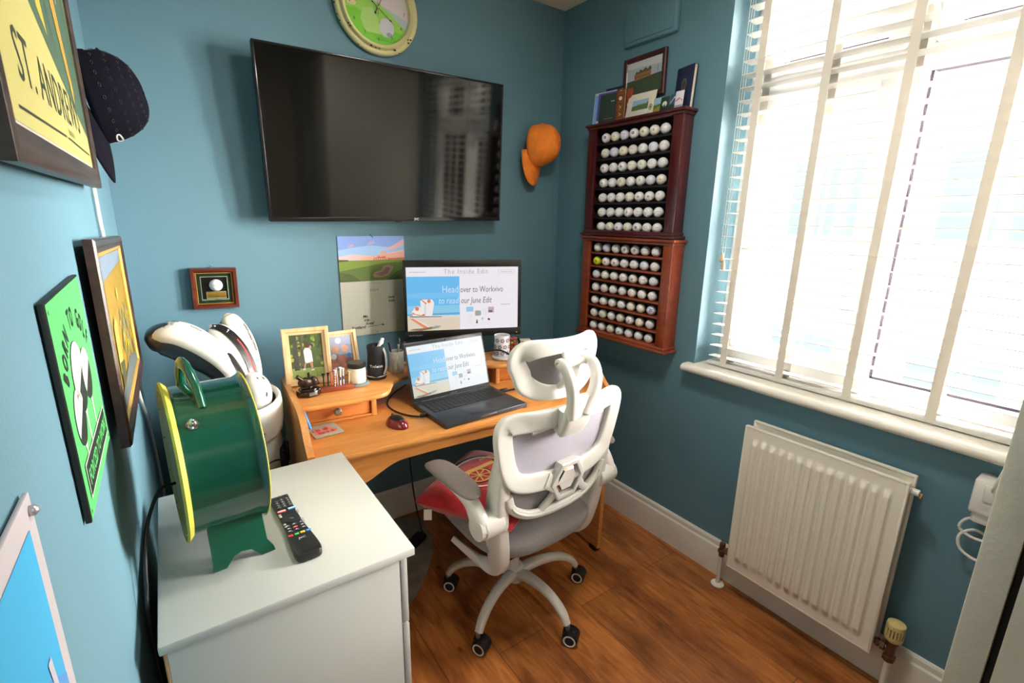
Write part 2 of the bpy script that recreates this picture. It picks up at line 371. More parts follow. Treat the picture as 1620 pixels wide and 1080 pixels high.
cg = thing('ceiling_fill_fitting', 'round white flush fitting added around the unseen fill light', 'ceiling light', (1.0, -1.35, H))  # fitting made up to go with the added ceiling fill
m = M(TR((1.0, -1.35, 0))); m.lathe([(.175, H-.045), (.19, H-.040), (.195, H-.02), (.19, H-.0005)], WHITEP, n=40, cap=False); m.build('rim', cg)
# ---------------------------------------------------------------- window
win = sthing('window_1', (2.07, -1.6, WZ0))
A, B = 2.035, 2.10     # frame depth
ya, yb = WY0, WY1
m = M()
m.rbox((A-.001, ya, WZ0+.021), (B+.001, ya-.06, WZ1-.001), UPVC, .004); m.rbox((A-.001, yb+.06, WZ0+.021), (B+.001, yb, WZ1-.001), UPVC, .004)
m.rbox((A, ya, WZ0+.02), (B, yb, WZ0+.085), UPVC, .004); m.rbox((A, ya, WZ1-.06), (B, yb, WZ1), UPVC, .004)
m.rbox((A+.0012, ya, 1.90), (B-.0012, yb, 1.965), UPVC, .004)
m.rbox((A-.0018, -1.405, WZ0+.022), (B+.0018, -1.475, WZ1-.002), UPVC, .004); pass
m.build('window_frame', win)
def pane(y0, y1, z0, z1, sash):
    if sash:   # opening casement: its own sash, proud of the frame
        m = M(); s = .042
        for a, b in (((2.019, y0+.02, z0-.0405), (2.086, y0-s+.012, z1+.0405)), ((2.019, y1+s-.012, z0-.0405), (2.086, y1-.02, z1+.0405)), ((2.02, y0, z0-.04), (2.085, y1, z0+s-.045)), ((2.02, y0, z1-s+.045), (2.085, y1, z1+.04))): m.rbox(a, b, UPVC, .006)
        sh = m.build('sash', win); y0 -= .022; y1 += .022
    m = M(); g = .007; xx = 2.045
    for a, b in (((xx, y0, z0), (xx+.03, y0-g, z1)), ((xx, y1+g, z0), (xx+.03, y1, z1)), ((xx, y0, z0), (xx+.03, y1, z0+g)), ((xx, y0, z1-g), (xx+.03, y1, z1))): m.box(a, b, GASKET)
    m.build('gasket', win)
    m = M(); m.box((2.058, y0, z0), (2.064, y1, z1), GLASS); m.build('pane', win)
pane(-1.0, -1.385, .972, 1.859, True); pane(-1.477, -1.878, .935, 1.898, False)
pane(-1.0, -1.385, 2.005, 2.23, True); pane(-1.497, -1.858, 2.005, 2.23, True)
m = M(); m.tube([(2.012, -1.03, 1.46), (2.0, -1.03, 1.46), (1.994, -1.03, 1.44), (1.992, -1.03, 1.36)], .006, UPVC); m.build('window_handle', win)

# the street outside: pale houses and pavement, far beyond the glass
hs = thing('terraced_house', 'pale rendered terraced house across the street, washed out behind the blind', 'house', (9, 5, -2.7))
m = M(); m.box((9, -1.3, -2.7), (13, 12, 3.6), mat('cream_render', (236, 232, 224), .8)); m.build('wall', hs)
m = M(); m.add([(8.7, -1.5, 3.6), (8.7, 12.2, 3.6), (11, 12.2, 5.4), (11, -1.5, 5.4), (13.3, 12.2, 3.6), (13.3, -1.5, 3.6)], [(0, 3, 2, 1), (3, 5, 4, 2), (0, 5, 3), (1, 2, 4)], mat('grey_roof_tiles', (150, 146, 148), .8)); m.build('roof', hs)
for yy in (-.9, 1.1, 3.4, 5.9, 8.6):
    m = M()
    for zz in (-1.6, 1.2): m.box((8.95, yy, zz), (9.02, yy+1.2, zz+1.3), UPVC); m.box((8.94, yy+.08, zz+.08), (8.96, yy+.57, zz+1.22), mat('far_glass', (120, 140, 160), .1)); m.box((8.94, yy+.63, zz+.08), (8.96, yy+1.12, zz+1.22), MATS['far_glass'])
    m.build('window', hs)
m = M(); m.box((2.6, -14, -2.9), (30, 14, -2.7), mat('grey_asphalt', (84, 84, 86), .9)); m.build('pavement', kind='structure')

# ---------------------------------------------------------------- venetian blind
bl = thing('venetian_blind', 'white wooden venetian blind with cream ladder tapes hanging in the window', 'blind', (1.93, -1.6, 2.3))
BY0, BY1 = -.95, -1.925
m = M(); m.rbox((1.895, BY0, 2.272), (1.965, BY1, 2.328), WPLAS, .004); m.build('head_rail', bl)
rail = M(); rail.rbox((1.905, BY0, .876), (1.957, BY1, .893), WPLAS, .005); rail.build('bottom_rail', bl)
pitch = .0437; slat0 = None; k = 0; z = .912
while z < 2.262:
    if slat0 is None:
        m = M(TR((1.931, 0, z), ry=math.radians(3)))
        m.box((-.025, BY0-.004, -.0015), (.025, BY1+.004, .0015), BLIND); slat0 = m.build('slat', bl); s = slat0
    else:
        s = slat0.copy(); COL.objects.link(s); s.location = (0, 0, k*pitch)
    k += 1; z += pitch
TY = (-1.022, -1.244, -1.466, -1.688, -1.89)
for ty in TY:
    m = M()
    for xx in (1.9035, 1.9585): m.box((xx, ty+.013, .884), (xx+.0008, ty-.013, 2.28), TAPE)
    m.box((1.9035, ty+.013, .8745), (1.9593, ty-.013, .8755), TAPE)
    m.build('ladder_tape', bl)
for i, (dy, z1) in enumerate(((-.972, 1.33), (-.981, 1.30), (-.963, 1.36))):
    m = M(); m.cyl((1.889, dy, z1), (1.893, dy, 2.275), .0011, WPLAS, n=6); c = m.build('pull_cord', bl)
    if i < 2:
        m = M(TR((1.889, dy, z1-.035))); m.lathe([(.003, 0), (.0075, .004), (.0085, .012), (.006, .026), (.003, .036)], mat('pale_wood_toggle', (214, 186, 150), .5), n=12); m.build('cord_toggle', c)

# ---------------------------------------------------------------- radiator
rd = thing('radiator', 'white double panel radiator with vertical ribs under the window', 'radiator', (1.80, -1.465, .13))
RW_ = mat('cream_white_radiator_enamel', (232, 226, 214), .32, coat=.2)
def rad_panel(x, name, y0, y1, z0, z1, sgn=-1):
    w = y0-y1; h = z1-z0; NB = 14; marg = .028; pt = (w-2*marg)/NB
    def hgt(s, t):
        yy = s*w; zz = t*h
        if yy < marg or yy > w-marg: return 0
        u = ((yy-marg)/pt) % 1.0
        r = .5-.5*math.cos(2*PI*u); r = min(1, r*1.7)          # broad ridge, narrow valley
        mz = min(1, max(0, (zz-.038)/.022))*min(1, max(0, (h-.038-zz)/.022))
        return .010*r*mz
    m = M(); ns = NB*12+9; nz = 54
    zs = sorted(set([i/(nz-1) for i in range(nz)]+[.04/h, .05/h, .06/h, 1-.04/h, 1-.05/h, 1-.06/h]))
    m.grid(lambda s, t: (x+sgn*(.002+hgt(s, zs[min(len(zs)-1, int(round(t*(len(zs)-1))))])), y0-s*w, z0+h*zs[min(len(zs)-1, int(round(t*(len(zs)-1))))]), ns, len(zs), RW_)
    # edge lip and back sheet
    m.rbox((x+sgn*.003, y0+.002, z0-.002), (x-sgn*.012, y0-.006, z1+.002), RW_, .003); m.rbox((x+sgn*.003, y1+.006, z0-.002), (x-sgn*.012, y1-.002, z1+.002), RW_, .003)
    m.rbox((x+sgn*.003, y0, z0-.003), (x-sgn*.012, y1, z0+.006), RW_, .003); m.rbox((x+sgn*.003, y0, z1-.006), (x-sgn*.012, y1, z1+.003), RW_, .003)
    m.box((x-sgn*.008, y0, z0), (x-sgn*.010, y1, z1), RW_)
    return m.build(name, rd, 35)
rad_panel(1.776, 'front_panel', -1.218, -1.706, .134, .727)
rad_panel(1.842, 'back_panel', -1.218, -1.706, .134, .732, 1)
m = M()     # folded convector fins between the panels
fin = [(1.790+(.008 if (i//2) % 2 else .036)*1, -1.24-(i*.0088)) for i in range(50)]
m.add([(x, y, zz) for zz in (.17, .70) for x, y in fin], [(i, i+1, 51+i, 50+i) for i in range(49)], RW_); m.build('convector_fins', rd)
for yy in (-1.232, -1.692):
    m = M(); m.cyl((1.784, yy, .165), (1.836, yy, .165), .013, RW_); m.cyl((1.784, yy, .70), (1.836, yy, .70), .013, RW_); m.build('connector', rd)
m = M(); m.cyl((1.80, -1.706, .70), (1.80, -1.728, .70), .010, WPLAS); m.cyl((1.80, -1.728, .70), (1.80, -1.736, .70), .0045, CHROME, n=6); m.cyl((1.80, -1.732, .70), (1.79, -1.732, .69), .004, mat('old_brass', (170, 130, 80), .4, .8), n=8); m.build('air_vent', rd)
m = M(); m.rbox((1.858, -1.33, .20), (W, -1.37, .66), RW_, .003); m.rbox((1.858, -1.56, .20), (W, -1.60, .66), RW_, .003); m.build('wall_bracket', rd)
# lockshield valve and pipe
v = thing('lockshield_valve', 'small dark brass lockshield valve on white pipe left of the radiator', 'valve', (1.80, -1.178, 0))
m = M(); m.cyl((1.806, -1.178, .135), (1.806, -1.178, .195), .011, BRASSD); m.cyl((1.806, -1.178, .150), (1.806, -1.178, .166), .0155, BRASSD, n=6); m.cyl((1.806, -1.180, .168), (1.806, -1.214, .168), .009, BRASSD); m.cyl((1.806, -1.194, .168), (1.806, -1.206, .168), .014, BRASSD, n=6); m.cyl((1.806, -1.178, .195), (1.806, -1.178, .206), .007, CHROME); m.build('valve_body', v)
m = M(); m.cyl((1.806, -1.178, 0), (1.806, -1.178, .14), .0078, WHITEP); m.build('pipe', v)
m = M(); m.lathe([(.024, 0), (.026, .003), (.024, .007), (.010, .010), (.009, .010)], WHITEP, TR((1.806, -1.178, 0))); m.build('pipe_collar', v)
# thermostatic valve
v = thing('thermostatic_valve', 'yellowed thermostatic radiator valve with slotted round head, right of the radiator', 'valve', (1.80, -1.745, 0))
YEL = mat('yellowed_cream_plastic', (208, 190, 132), .45); YT = TR((1.806, -1.748, 0))
m = M(YT); m.cyl((0, 0, .125), (0, 0, .20), .013, BRASSD); m.cyl((0, 0, .128), (0, 0, .146), .0175, BRASSD, n=6); m.cyl((0, 0, .19), (0, 0, .205), .017, BRASSD); m.cyl((0, .0, .168), (0, .044, .168), .010, BRASSD); m.cyl((0, .014, .168), (0, .026, .168), .016, BRASSD, n=6); m.cyl((0, .030, .168), (0, .038, .168), .014, BRASSD, n=6); m.build('valve_body', v)
m = M(YT); m.lathe([(.018, .202), (.023, .207), (.0245, .215), (.0245, .222)], YEL, n=32, cap=False)
m.lathe([(.021, .222), (.021, .250)], mat('dark_slot', (40, 34, 26), .8), n=24)
for i in range(18):
    a = 2*PI*i/18; m.box((.0195, -.0027, .220), (.0247, .0027, .252), YEL, TR(rz=a))
m.lathe([(.0247, .250), (.0250, .256), (.0235, .263), (.018, .266), (0, .267)], YEL, n=32); m.build('valve_head', v)
m = M(YT); m.cyl((0, 0, 0), (0, 0, .13), .0085, WHITEP); m.build('pipe', v)
m = M(YT); m.lathe([(.024, 0), (.026, .003), (.024, .007), (.010, .010)], WHITEP); m.build('pipe_collar', v)

# ---------------------------------------------------------------- plug adapter and its cords
pa = thing('plug_adapter', 'white plastic plug adapter on the dark wall with coiled cable, beside the wardrobe', 'adapter', (1.84, -1.86, .74))
PT = TR((1.845, -1.872, .745), rx=0)
m = M(PT); m.rbox((-.045, -.055, -.045), (.023, .043, .055), WPLAS, .008); m.rbox((-.035, -.052, -.076), (.015, .036, -.045), WPLAS, .01); m.rbox((-.05, -.05, .0), (-.044, .02, .045), WPLAS, .004); m.build('adapter_body', pa)
m = M(PT); m.tube([(0, .02, -.07), (-.01, .045, -.085), (-.01, .052, -.115), (-.01, .02, -.13), (-.01, -.02, -.12), (-.01, .02, -.105), (-.01, .048, -.135), (-.01, .040, -.175), (-.01, 0, -.19), (-.01, -.04, -.17), (0, -.05, -.25), (0, -.05, -.5), (0.0, -.05, -.735)], .0038, WPLAS, smooth=8); m.build('coiled_cable', pa)
m = M(PT)
for o in (0, .022): m.tube([(-.045, .005-o, .03), (-.07, 0-o, .06), (-.085, -.015-o, .16), (-.06, -.02-o, .30), (-.01, -.025-o, .60), (.02, -.025-o, 1.0), (.03, -.04, 1.53)], .0036, WPLAS, smooth=8)
m.build('hanging_cord', pa)

# ---------------------------------------------------------------- fitted wardrobe at the right edge of the view
DW = mat('off_white_wardrobe_paint', (222, 215, 200), .5, noise_amt=.03, nscale=30, bump=.3, bscale=120)
wr = thing('wardrobe', 'tall off-white wardrobe at the right edge, seen at its front corner', 'wardrobe', (1.5, -2.4, 0))
m = M(); m.rbox((1.166, -1.945, 0), (W-.002, -1.989, 2.3), DW, .003); m.rbox((1.185, -2.86, 0), (W-.002, -2.90, 2.3), DW, .003); m.rbox((1.195, -1.989, .06), (W-.002, -2.86, 2.3), mat('dark_wardrobe_inside', (60, 54, 50), .9), .003); m.rbox((1.19, -1.989, 0), (1.21, -2.86, .07), DW, .002); m.build('carcass', wr)
for a, b in ((-2.0, -2.424), (-2.432, -2.856)):
    m = M(); m.rbox((1.168, a, .075), (1.190, b, 2.295), DW, .003); d = m.build('door', wr)
    m = M(); yh = b+.04 if a == -2.0 else a-.04; m.tube([(1.168, yh, 1.0), (1.145, yh, 1.0), (1.140, yh, 1.01), (1.140, yh, 1.12), (1.145, yh, 1.13), (1.168, yh, 1.13)], .005, STEEL, smooth=3); m.build('handle', d)
# ================================================================ television
tv = thing('television', 'large black flat television mounted tilted on the teal wall', 'television', (.94, 0, 1.70))
# screen plane: bottom edge y=-.075, leaning forward at the top, tipped a touch in its own plane
tvT = Matrix.Translation((.9405, -.083, 1.428)) @ Matrix.Rotation(math.radians(-.9), 4, 'Y') @ Matrix.Rotation(math.radians(3.4), 4, 'X')
TVW, TVH = .4975, .582
m = M(tvT)
SCR = mat('tv_screen_glass', (9, 9, 9), .07, spec=.6)
m.rbox((-TVW, 0, 0), (TVW, .028, TVH), BLACK, .003)
m.build('casing', tv)
m = M(tvT); m.box((-TVW+.008, -.0006, .016), (TVW-.008, .001, TVH-.008), SCR); m.build('screen', tv)
m = M(tvT); b = mat('tv_bezel_gloss', (26, 26, 28), .18)
for p, q in (((-TVW, -.003, 0), (TVW, .002, .016)), ((-TVW, -.003, TVH-.008), (TVW, .002, TVH)), ((-TVW, -.003, .016), (-TVW+.008, .002, TVH-.008)), ((TVW-.008, -.003, .016), (TVW, .002, TVH-.008))): m.rbox(p, q, b, .001)
m.rbox((-.02, -.006, -.006), (.005, .01, .001), BLACK, .002)
m.text('JVC', .013, flat((210, 210, 210)), Vector((.062, -.0032, .0035)), X, Z, thick=.0003)
m.build('bezel', tv)
m = M(); m.box((.80, -.058, 1.58), (1.08, -.001, 1.84), BLACKM); m.build('wall_bracket', tv)

# ================================================================ round clock
ck = thing('wall_clock', 'round cream distressed wall clock with golf course picture face', 'clock', (.908, 0, 2.226))
CT = Matrix.Translation((.908, 0, 2.226)) @ Matrix.Rotation(PI/2, 4, 'X')       # local z -> -y
CREAM = mat('cream_distressed_paint', (214, 204, 146), .5, c2=(226, 216, 164), nscale=9)
m = M(CT)
m.lathe([(.1, 0), (.160, 0), (.166, .006), (.167, .014), (.163, .022), (.155, .026), (.149, .024), (.146, .028), (.146, .033), (.141, .037), (.136, .035), (.133, .030), (.131, .030), (.128, .024), (.1265, .015)], CREAM, n=64, cap=False)
chip = mat('chipped_dark_wood', (54, 40, 26), .8); random.seed(3)
for a, rr in ((200, .1655), (207, .1655), (214, .147), (218, .1465), (240, .164), (243, .163), (246, .1645), (255, .147), (262, .147), (268, .1465), (292, .152), (300, .1645), (318, .156), (321, .1475), (324, .1555), (345, .165), (187, .1655), (160, .165), (30, .165), (75, .15), (120, .164)):
    zz = {1: .0135}.get(0, .026) if rr < .16 else .017
    c, s_ = math.cos(math.radians(a)), math.sin(math.radians(a)); k = random.uniform(.6, 1.3)
    m.sphere((rr*c, rr*s_, zz+(.0 if rr > .16 else .008)), .0026*k, chip, 1.7, 1.1, .8, n=8)
m.build('frame', ck, 60)
FO = CT @ Vector((0, 0, 0)); r_ = .128
def clip_circ(poly, R):      # clip polygon to circle by projecting outside points radially
    return [(x*min(1, R/max(1e-6, math.hypot(x, y))), y*min(1, R/max(1e-6, math.hypot(x, y)))) for x, y in poly]
m = M(); O = Vector((.908, -.015, 2.226))
m.poly(circ(0, 0, r_, n=64), flat((216, 206, 208)), O, X, Z)
top = [(r_*math.cos(math.radians(a)), r_*math.sin(math.radians(a))) for a in range(18, 163, 6)]
def field(m, f, mt, off, n=48):   # region of the disc below curve y=f(x)
    xs = [-r_*math.cos(PI*i/n) for i in range(n+1)]; lo = [-math.sqrt(max(0, r_*r_-x*x)) for x in xs]; up = [max(l, min(f(x), -l)) for x, l in zip(xs, lo)]
    for i in range(n): m.poly([(xs[i], lo[i]), (xs[i+1], lo[i+1]), (xs[i+1], up[i+1]), (xs[i], up[i])], mt, O, X, Z, off)
field(m, lambda x: .018-.35*x, flat((182, 200, 206)), .0006)
field(m, lambda x: .030-.12*(x+.1)-1.9*max(0, x+.02)**2-.28*max(0, x), flat((150, 208, 84)), .0009)
field(m, lambda x: -.045-.25*x+.006*math.sin(60*x), flat((120, 200, 50)), .0012)
m.poly(clip_circ([(-.125, .034), (-.1, .04), (-.075, .032), (-.05, .02), (-.06, .012), (-.085, .016), (-.11, .018), (-.127, .01)], r_), flat((96, 150, 70)), O, X, Z, .0014)
m.poly(clip_circ([(-.125, .01), (-.1, .008), (-.08, .0), (-.09, -.012), (-.115, -.01), (-.12, 0)], r_), flat((222, 208, 160)), O, X, Z, .0015)
m.poly([(-.06, -.012), (-.02, -.002), (0, -.04), (.01, -.09), (-.05, -.09), (-.07, -.05)], flat((170, 212, 118)), O, X, Z, .0014)
m.poly(circ(.034, -.063, .030, .034), flat((206, 206, 214)), O, X, Z, .0018); m.poly(circ(.044, -.086, .012, .008), flat((150, 160, 180)), O, X, Z, .0020)
random.seed(5)
for i in range(26):
    x = -.01+i*.0034; m.poly([(x, -.112), (x+.003, -.112), (x+.0005+random.uniform(-.002, .002), -.088-random.uniform(0, .012))], flat((96, 190, 40)), O, X, Z, .0022)
INK = flat((40, 44, 40))
for h in range(1, 13):
    a = PI/2-h*PI/6; m.text(str(h), .016, INK, O+X*(.108*math.cos(a))+Z*(.108*math.sin(a)-.006), X, Z, .0024, 'CENTER')
m.build('dial', ck)
def hand(name, ang, L, w, off, tail=.02):
    m = M(); a = math.radians(ang); U_ = X*math.cos(a)+Z*math.sin(a); V_ = X*-math.sin(a)+Z*math.cos(a)
    m.poly([(-tail, -w*.5), (L*.62, -w*.4), (L*.70, -w*1.3), (L*.78, -w*.3), (L, 0), (L*.78, w*.3), (L*.70, w*1.3), (L*.62, w*.4), (-tail, w*.5), (-tail-.006, w*1.4), (-tail-.012, 0), (-tail-.006, -w*1.4)], INK, O, U_, V_, off); m.build(name, ck)
hand('minute_hand', -36, .088, .0022, .006); hand('hour_hand', 62, .058, .003, .0045, .016); hand('second_hand', -90, .03, .0012, .0075, .08)
m = M(CT); m.cyl((0, 0, .014), (0, 0, .024), .004, mat('brass', (200, 170, 90), .3, .9)); m.build('hand_pin', ck)
m = M(CT); m.lathe([(0, .027), (.127, .027)], GLASS, n=48, cap=False); m.build('glass', ck)

# ================================================================ small boxed golf ball
def frame_bars(m, x0, z0, x1, z1, w, y0, y1, mt, prof=None, T=None):
    """four mitred bars in the xz plane, y0 wall side .. y1 front"""
    a, b, c, d = (x0, z0), (x1, z0), (x1, z1), (x0, z1)
    def ins(p, k): return (p[0]+(k if p[0] == x0 else -k), p[1]+(k if p[1] == z0 else -k))
    prof = prof or [(0, 0), (0, .8), (.15, 1), (.6, 1), (.85, .75), (1, .55), (1, 0)]
    cs = [a, b, c, d]; n = len(prof)
    vs = []
    for p in cs:
        for u, t in prof: q = ins(p, u*w); vs.append((q[0], y0+(y1-y0)*t, q[1]))
    fs = []
    for i in range(4):
        j = (i+1) % 4
        for k in range(n-1): fs.append((i*n+k, i*n+k+1, j*n+k+1, j*n+k))
    m.add(vs, fs, mt, T)
fb = thing('ball_display_frame', 'small red-brown box frame holding one white golf ball above a gold plaque', 'frame', (.249, 0, 1.11))
FT = Matrix.Translation((.249, -.002, 1.183)) @ Matrix.Rotation(math.radians(1.2), 4, 'Y')
m = M(FT); frame_bars(m, -.073, -.073, .073, .073, .019, .002, -.028, REDFR); m.build('frame', fb)
m = M(FT); frame_bars(m, -.056, -.056, .056, .056, .0028, -.008, -.0215, mat('gilt_slip', (212, 170, 80), .35, .5)); m.build('slip', fb)
G = mat('dark_green_mount_board', (42, 66, 44), .9)
m = M(FT); frame_bars(m, -.0545, -.0545, .0545, .0545, .0135, -.006, -.014, G, [(0, 0), (0, 1), (1, 1), (1, 0)]); frame_bars(m, -.0425, -.0425, .0425, .0425, .0022, -.007, -.0148, flat((214, 226, 206)), [(0, 0), (0, 1), (1, 1), (1, 0)]); m.build('mount', fb)
m = M(FT); m.box((-.055, 0, -.055), (.055, -.003, .055), mat('black_green_card', (26, 34, 30), .9)); m.build('backing', fb)
m = M(FT); m.rbox((-.026, -.003, -.037), (.034, -.008, -.014), mat('gold_plaque', (196, 160, 70), .35, .6), .001); frame_bars(m, -.027, -.038, .035, -.013, .002, -.002, -.009, flat((232, 224, 180)), [(0, 0), (0, 1), (1, 1), (1, 0)]); m.build('plaque', fb)
m = M(FT); m.box((-.0545, -.0185, -.0545), (.0545, -.0188, .0545), GLASS); m.build('glass', fb)
m = M(); m.tube([(.247, -.002, 1.254), (.243, -.006, 1.262), (.248, -.007, 1.266), (.252, -.004, 1.262)], .0011, STEEL, n=6); m.build('hook', fb)

# ---------------------------------------------------------------- golf balls (dimpled)
def ball_mat(name, c):
    m = bpy.data.materials.new(name); m.use_nodes = True; t = m.node_tree; b = t.nodes['Principled BSDF']; b.inputs['Base Color'].default_value = lin(c); b.inputs['Roughness'].default_value = .28; b.inputs['Coat Weight'].default_value = .3
    tc = t.nodes.new('ShaderNodeTexCoord'); v = t.nodes.new('ShaderNodeTexVoronoi'); v.inputs['Scale'].default_value = 260; t.links.new(tc.outputs['Object'], v.inputs['Vector'])
    r = t.nodes.new('ShaderNodeValToRGB'); r.color_ramp.elements[0].position = 0; r.color_ramp.elements[1].position = .45; t.links.new(v.outputs['Distance'], r.inputs[0])
    bu = t.nodes.new('ShaderNodeBump'); bu.inputs['Strength'].default_value = .35; bu.inputs['Distance'].default_value = .0006; t.links.new(r.outputs[0], bu.inputs['Height']); t.links.new(bu.outputs[0], b.inputs['Normal'])
    return m
BW = ball_mat('golf_ball_white', (236, 234, 236)); BC = ball_mat('golf_ball_cream', (234, 231, 220)); BY = ball_mat('golf_ball_yellow', (206, 214, 40)); BV = ball_mat('golf_ball_cool_white', (222, 222, 240))
RB = .02135
def stroke(m, T, pts, w, mt):
    """a painted line on the ball's face (local +z), pts in mm"""
    P = [Vector((x/1000, y/1000)) for x, y in pts]; vs = []; fs = []
    for i, p in enumerate(P):
        a = P[max(0, i-1)]; b = P[min(len(P)-1, i+1)]; d = (b-a).normalized(); nn = Vector((-d.y, d.x))*w/2000
        for q in (p+nn, p-nn): vs.append(Vector((q.x, q.y, math.sqrt(max(1e-9, RB*RB-q.x**2-q.y**2))))*1.006)
    for i in range(len(P)-1): fs.append((2*i, 2*i+1, 2*i+3, 2*i+2))
    m.add(vs, fs, mt, T)
def ball_mesh(kind, facing):
    """facing: direction the printed mark looks"""
    base = {'yellow': BY, 'cream': BC, 'cool': BV}.get(kind.split('_')[0], BW)
    m = M(); m.sphere((0, 0, 0), RB, base, n=24)
    T = facing.to_track_quat('Z', 'Y').to_matrix().to_4x4() if kind else Matrix()
    arc = lambda cx, cy, r, a0, a1, n=14: [(cx+r*math.cos(math.radians(a0+(a1-a0)*i/n)), cy+r*math.sin(math.radians(a0+(a1-a0)*i/n))) for i in range(n+1)]
    mk = kind.split('_')[-1]
    dk = flat((34, 34, 44))
    if mk == 'black': stroke(m, T, arc(-4, -4, 3.4, 20, 330), 2, dk); stroke(m, T, [(-6, -4), (-2, -4)], 1.4, dk)
    if mk == 'bigblack': stroke(m, T, arc(-4, -2, 4.4, 0, 360), 2.6, dk); stroke(m, T, [(-4, -5), (-4, 1)], 1.6, dk)
    if mk == 'script': stroke(m, T, [(-8, -1), (-5, 1), (-3, -1), (0, 1), (3, -1), (6, 0)], 1.2, flat((80, 80, 96)))
    if mk == 'green': stroke(m, T, arc(-3, 0, 5, 0, 360), 1.2, flat((80, 150, 60))); stroke(m, T, [(-5, 0), (-1, 0)], 3.6, flat((120, 170, 70)))
    if mk == 'gold': stroke(m, T, [(-8, -3), (-4, -4), (1, -3)], 5, flat((214, 186, 60))); stroke(m, T, [(-6, 3), (-4, 2)], 2, flat((90, 80, 40)))
    if mk == 'red': stroke(m, T, [(-8, -3), (-4, -4)], 5, flat((170, 40, 44))); stroke(m, T, [(-8, 3), (-6, 4)], 2, dk)
    if mk == 'blue': stroke(m, T, arc(-2, 0, 6.4, 20, 340), 2, flat((60, 60, 190))); stroke(m, T, arc(-2, 0, 2.6, 0, 360), 1.6, flat((80, 80, 200)))
    if mk == 'ring': stroke(m, T, arc(-4, 0, 5.6, 0, 360), .9, flat((96, 96, 104)))
    if mk == 'dot': stroke(m, T, [(-5, 5), (-3, 4)], 3, dk)
    if mk == 'line': stroke(m, T, [(-11, 0), (2, 0)], 1.6, dk)
    me = bpy.data.meshes.new('golf_ball'); me.from_pydata(m.v, [], m.f)
    for q in m.mats: me.materials.append(q)
    me.polygons.foreach_set('material_index', m.m); me.update(); me.shade_smooth(); return me
BM = {}
def ball(kind, loc, facing, label, group, rot=0):
    key = (kind, tuple(round(v, 1) for v in facing))
    if key not in BM: BM[key] = ball_mesh(kind, Vector(facing))
    o = bpy.data.objects.new('golf_ball', BM[key]); COL.objects.link(o); o.location = loc
    o['label'] = label; o['category'] = 'golf ball'
    if group: o['group'] = group
    return o
ball('plain_script', FT @ Vector((.004, -.022, .0115)), (-.15, -1, .1), 'white golf ball mounted inside the small red-brown box frame', None)

# ================================================================ calendar
cl = thing('wall_calendar', 'hanging paper calendar with golf links photo above a handwritten month page', 'calendar', (.842, 0, .94))
O = Vector((.698, -.0035, .935)); cw = .288
m = M(); m.rbox((.698, -.0015, .940), (.986, -.0035, 1.176), flat((196, 192, 184), .7), .0004)
PG = flat((178, 177, 164))
m.poly(rect(0, 0.006, cw, .240), PG, O, X, Z, .0004)
hl = flat((150, 150, 148)); soft = flat((188, 186, 180))
for i in range(8): m.poly(rect(.012+i*.0377, .03, .0126+i*.0377, .188), soft, O, X, Z, .0007)
for i in range(6): m.poly(rect(.012, .03+i*.0316, .276, .0306+i*.0316), soft, O, X, Z, .0007)
k = 1
for r in range(5):
    for c in range(7):
        if 2 <= r*7+c+1 <= 32: m.text(str(r*7+c), .007, hl, O+X*(.015+c*.0377)+Z*(.180-r*.0316), X, Z, .001)
m.text('JULY', .015, flat((60, 60, 64)), O+X*(.144)+Z*.196, X, Z, .001, 'CENTER', space=1.3)
m.dashes(.07, .004, hl, O+X*.11+Z*.228, X, Z, .001, 14)
BK = flat((20, 20, 22))
m.text('book\ntruck', .016, BK, O+X*.205+Z*.160, X, Z, .0012, shear=.25, squash=.8, thick=.0004)
m.text('Me', .017, BK, O+X*.086+Z*.082, X, Z, .0012, shear=.3, thick=.0004); m.text('trip', .017, BK, O+X*.090+Z*.066, X, Z, .0012, shear=.3, thick=.0004); m.text('hotel', .017, BK, O+X*.098+Z*.050, X, Z, .0012, shear=.3, thick=.0004)
m.text('Scotland', .018, BK, O+X*.034+Z*.036, X, Z, .0012, shear=.3, thick=.0004)
m.poly([(.104, .040), (.176, .044), (.176, .0455), (.104, .0415)], BK, O, X, Z, .0012); m.poly([(.17, .049), (.184, .042), (.172, .0405)], BK, O, X, Z, .0012)
m.dashes(.042, .004, hl, O+X*.23+Z*.012, X, Z, .001, 10); m.poly(circ(.147, .012, .0022), BK, O, X, Z, .0012)
m.build('month_page', cl)
m = M(); O2 = Vector((.698, -.0035, 1.176)); ph = .188
m.rbox((.698, -.0015, 1.177), (.986, -.0035, 1.364), flat((196, 192, 184), .7), .0004)
bands = [((118, 150, 222), .10, .188), ((136, 176, 232), .135, .172), ((160, 190, 232), .11, .15), ((222, 180, 170), .082, .118), ((226, 150, 120), .084, .094)]
m.poly(rect(0, .07, cw, ph), flat((126, 156, 220)), O2, X, Z, .0004)
m.poly([(.05, .14), (.14, .15), (.22, .14), (cw, .15), (cw, .09), (0, .09), (0, .13)], flat((150, 186, 230)), O2, X, Z, .0005)
m.poly([(0, .105), (.06, .115), (.15, .105), (.20, .115), (cw, .13), (cw, .08), (0, .08)], flat((216, 186, 190)), O2, X, Z, .0006)
m.poly([(.10, .10), (.17, .108), (.19, .128), (.21, .112), (cw, .122), (cw, .08), (.08, .08)], flat((226, 168, 150)), O2, X, Z, .0007)
m.poly([(.19, .13), (.23, .145), (cw, .178), (cw, .15), (.24, .13)], flat((214, 170, 188)), O2, X, Z, .0007); m.poly([(.04, .14), (.07, .147), (.06, .155), (.045, .152)], flat((196, 166, 200)), O2, X, Z, .0007); m.poly([(.12, .15), (.16, .158), (.15, .17), (.13, .162)], flat((170, 160, 204)), O2, X, Z, .0007)
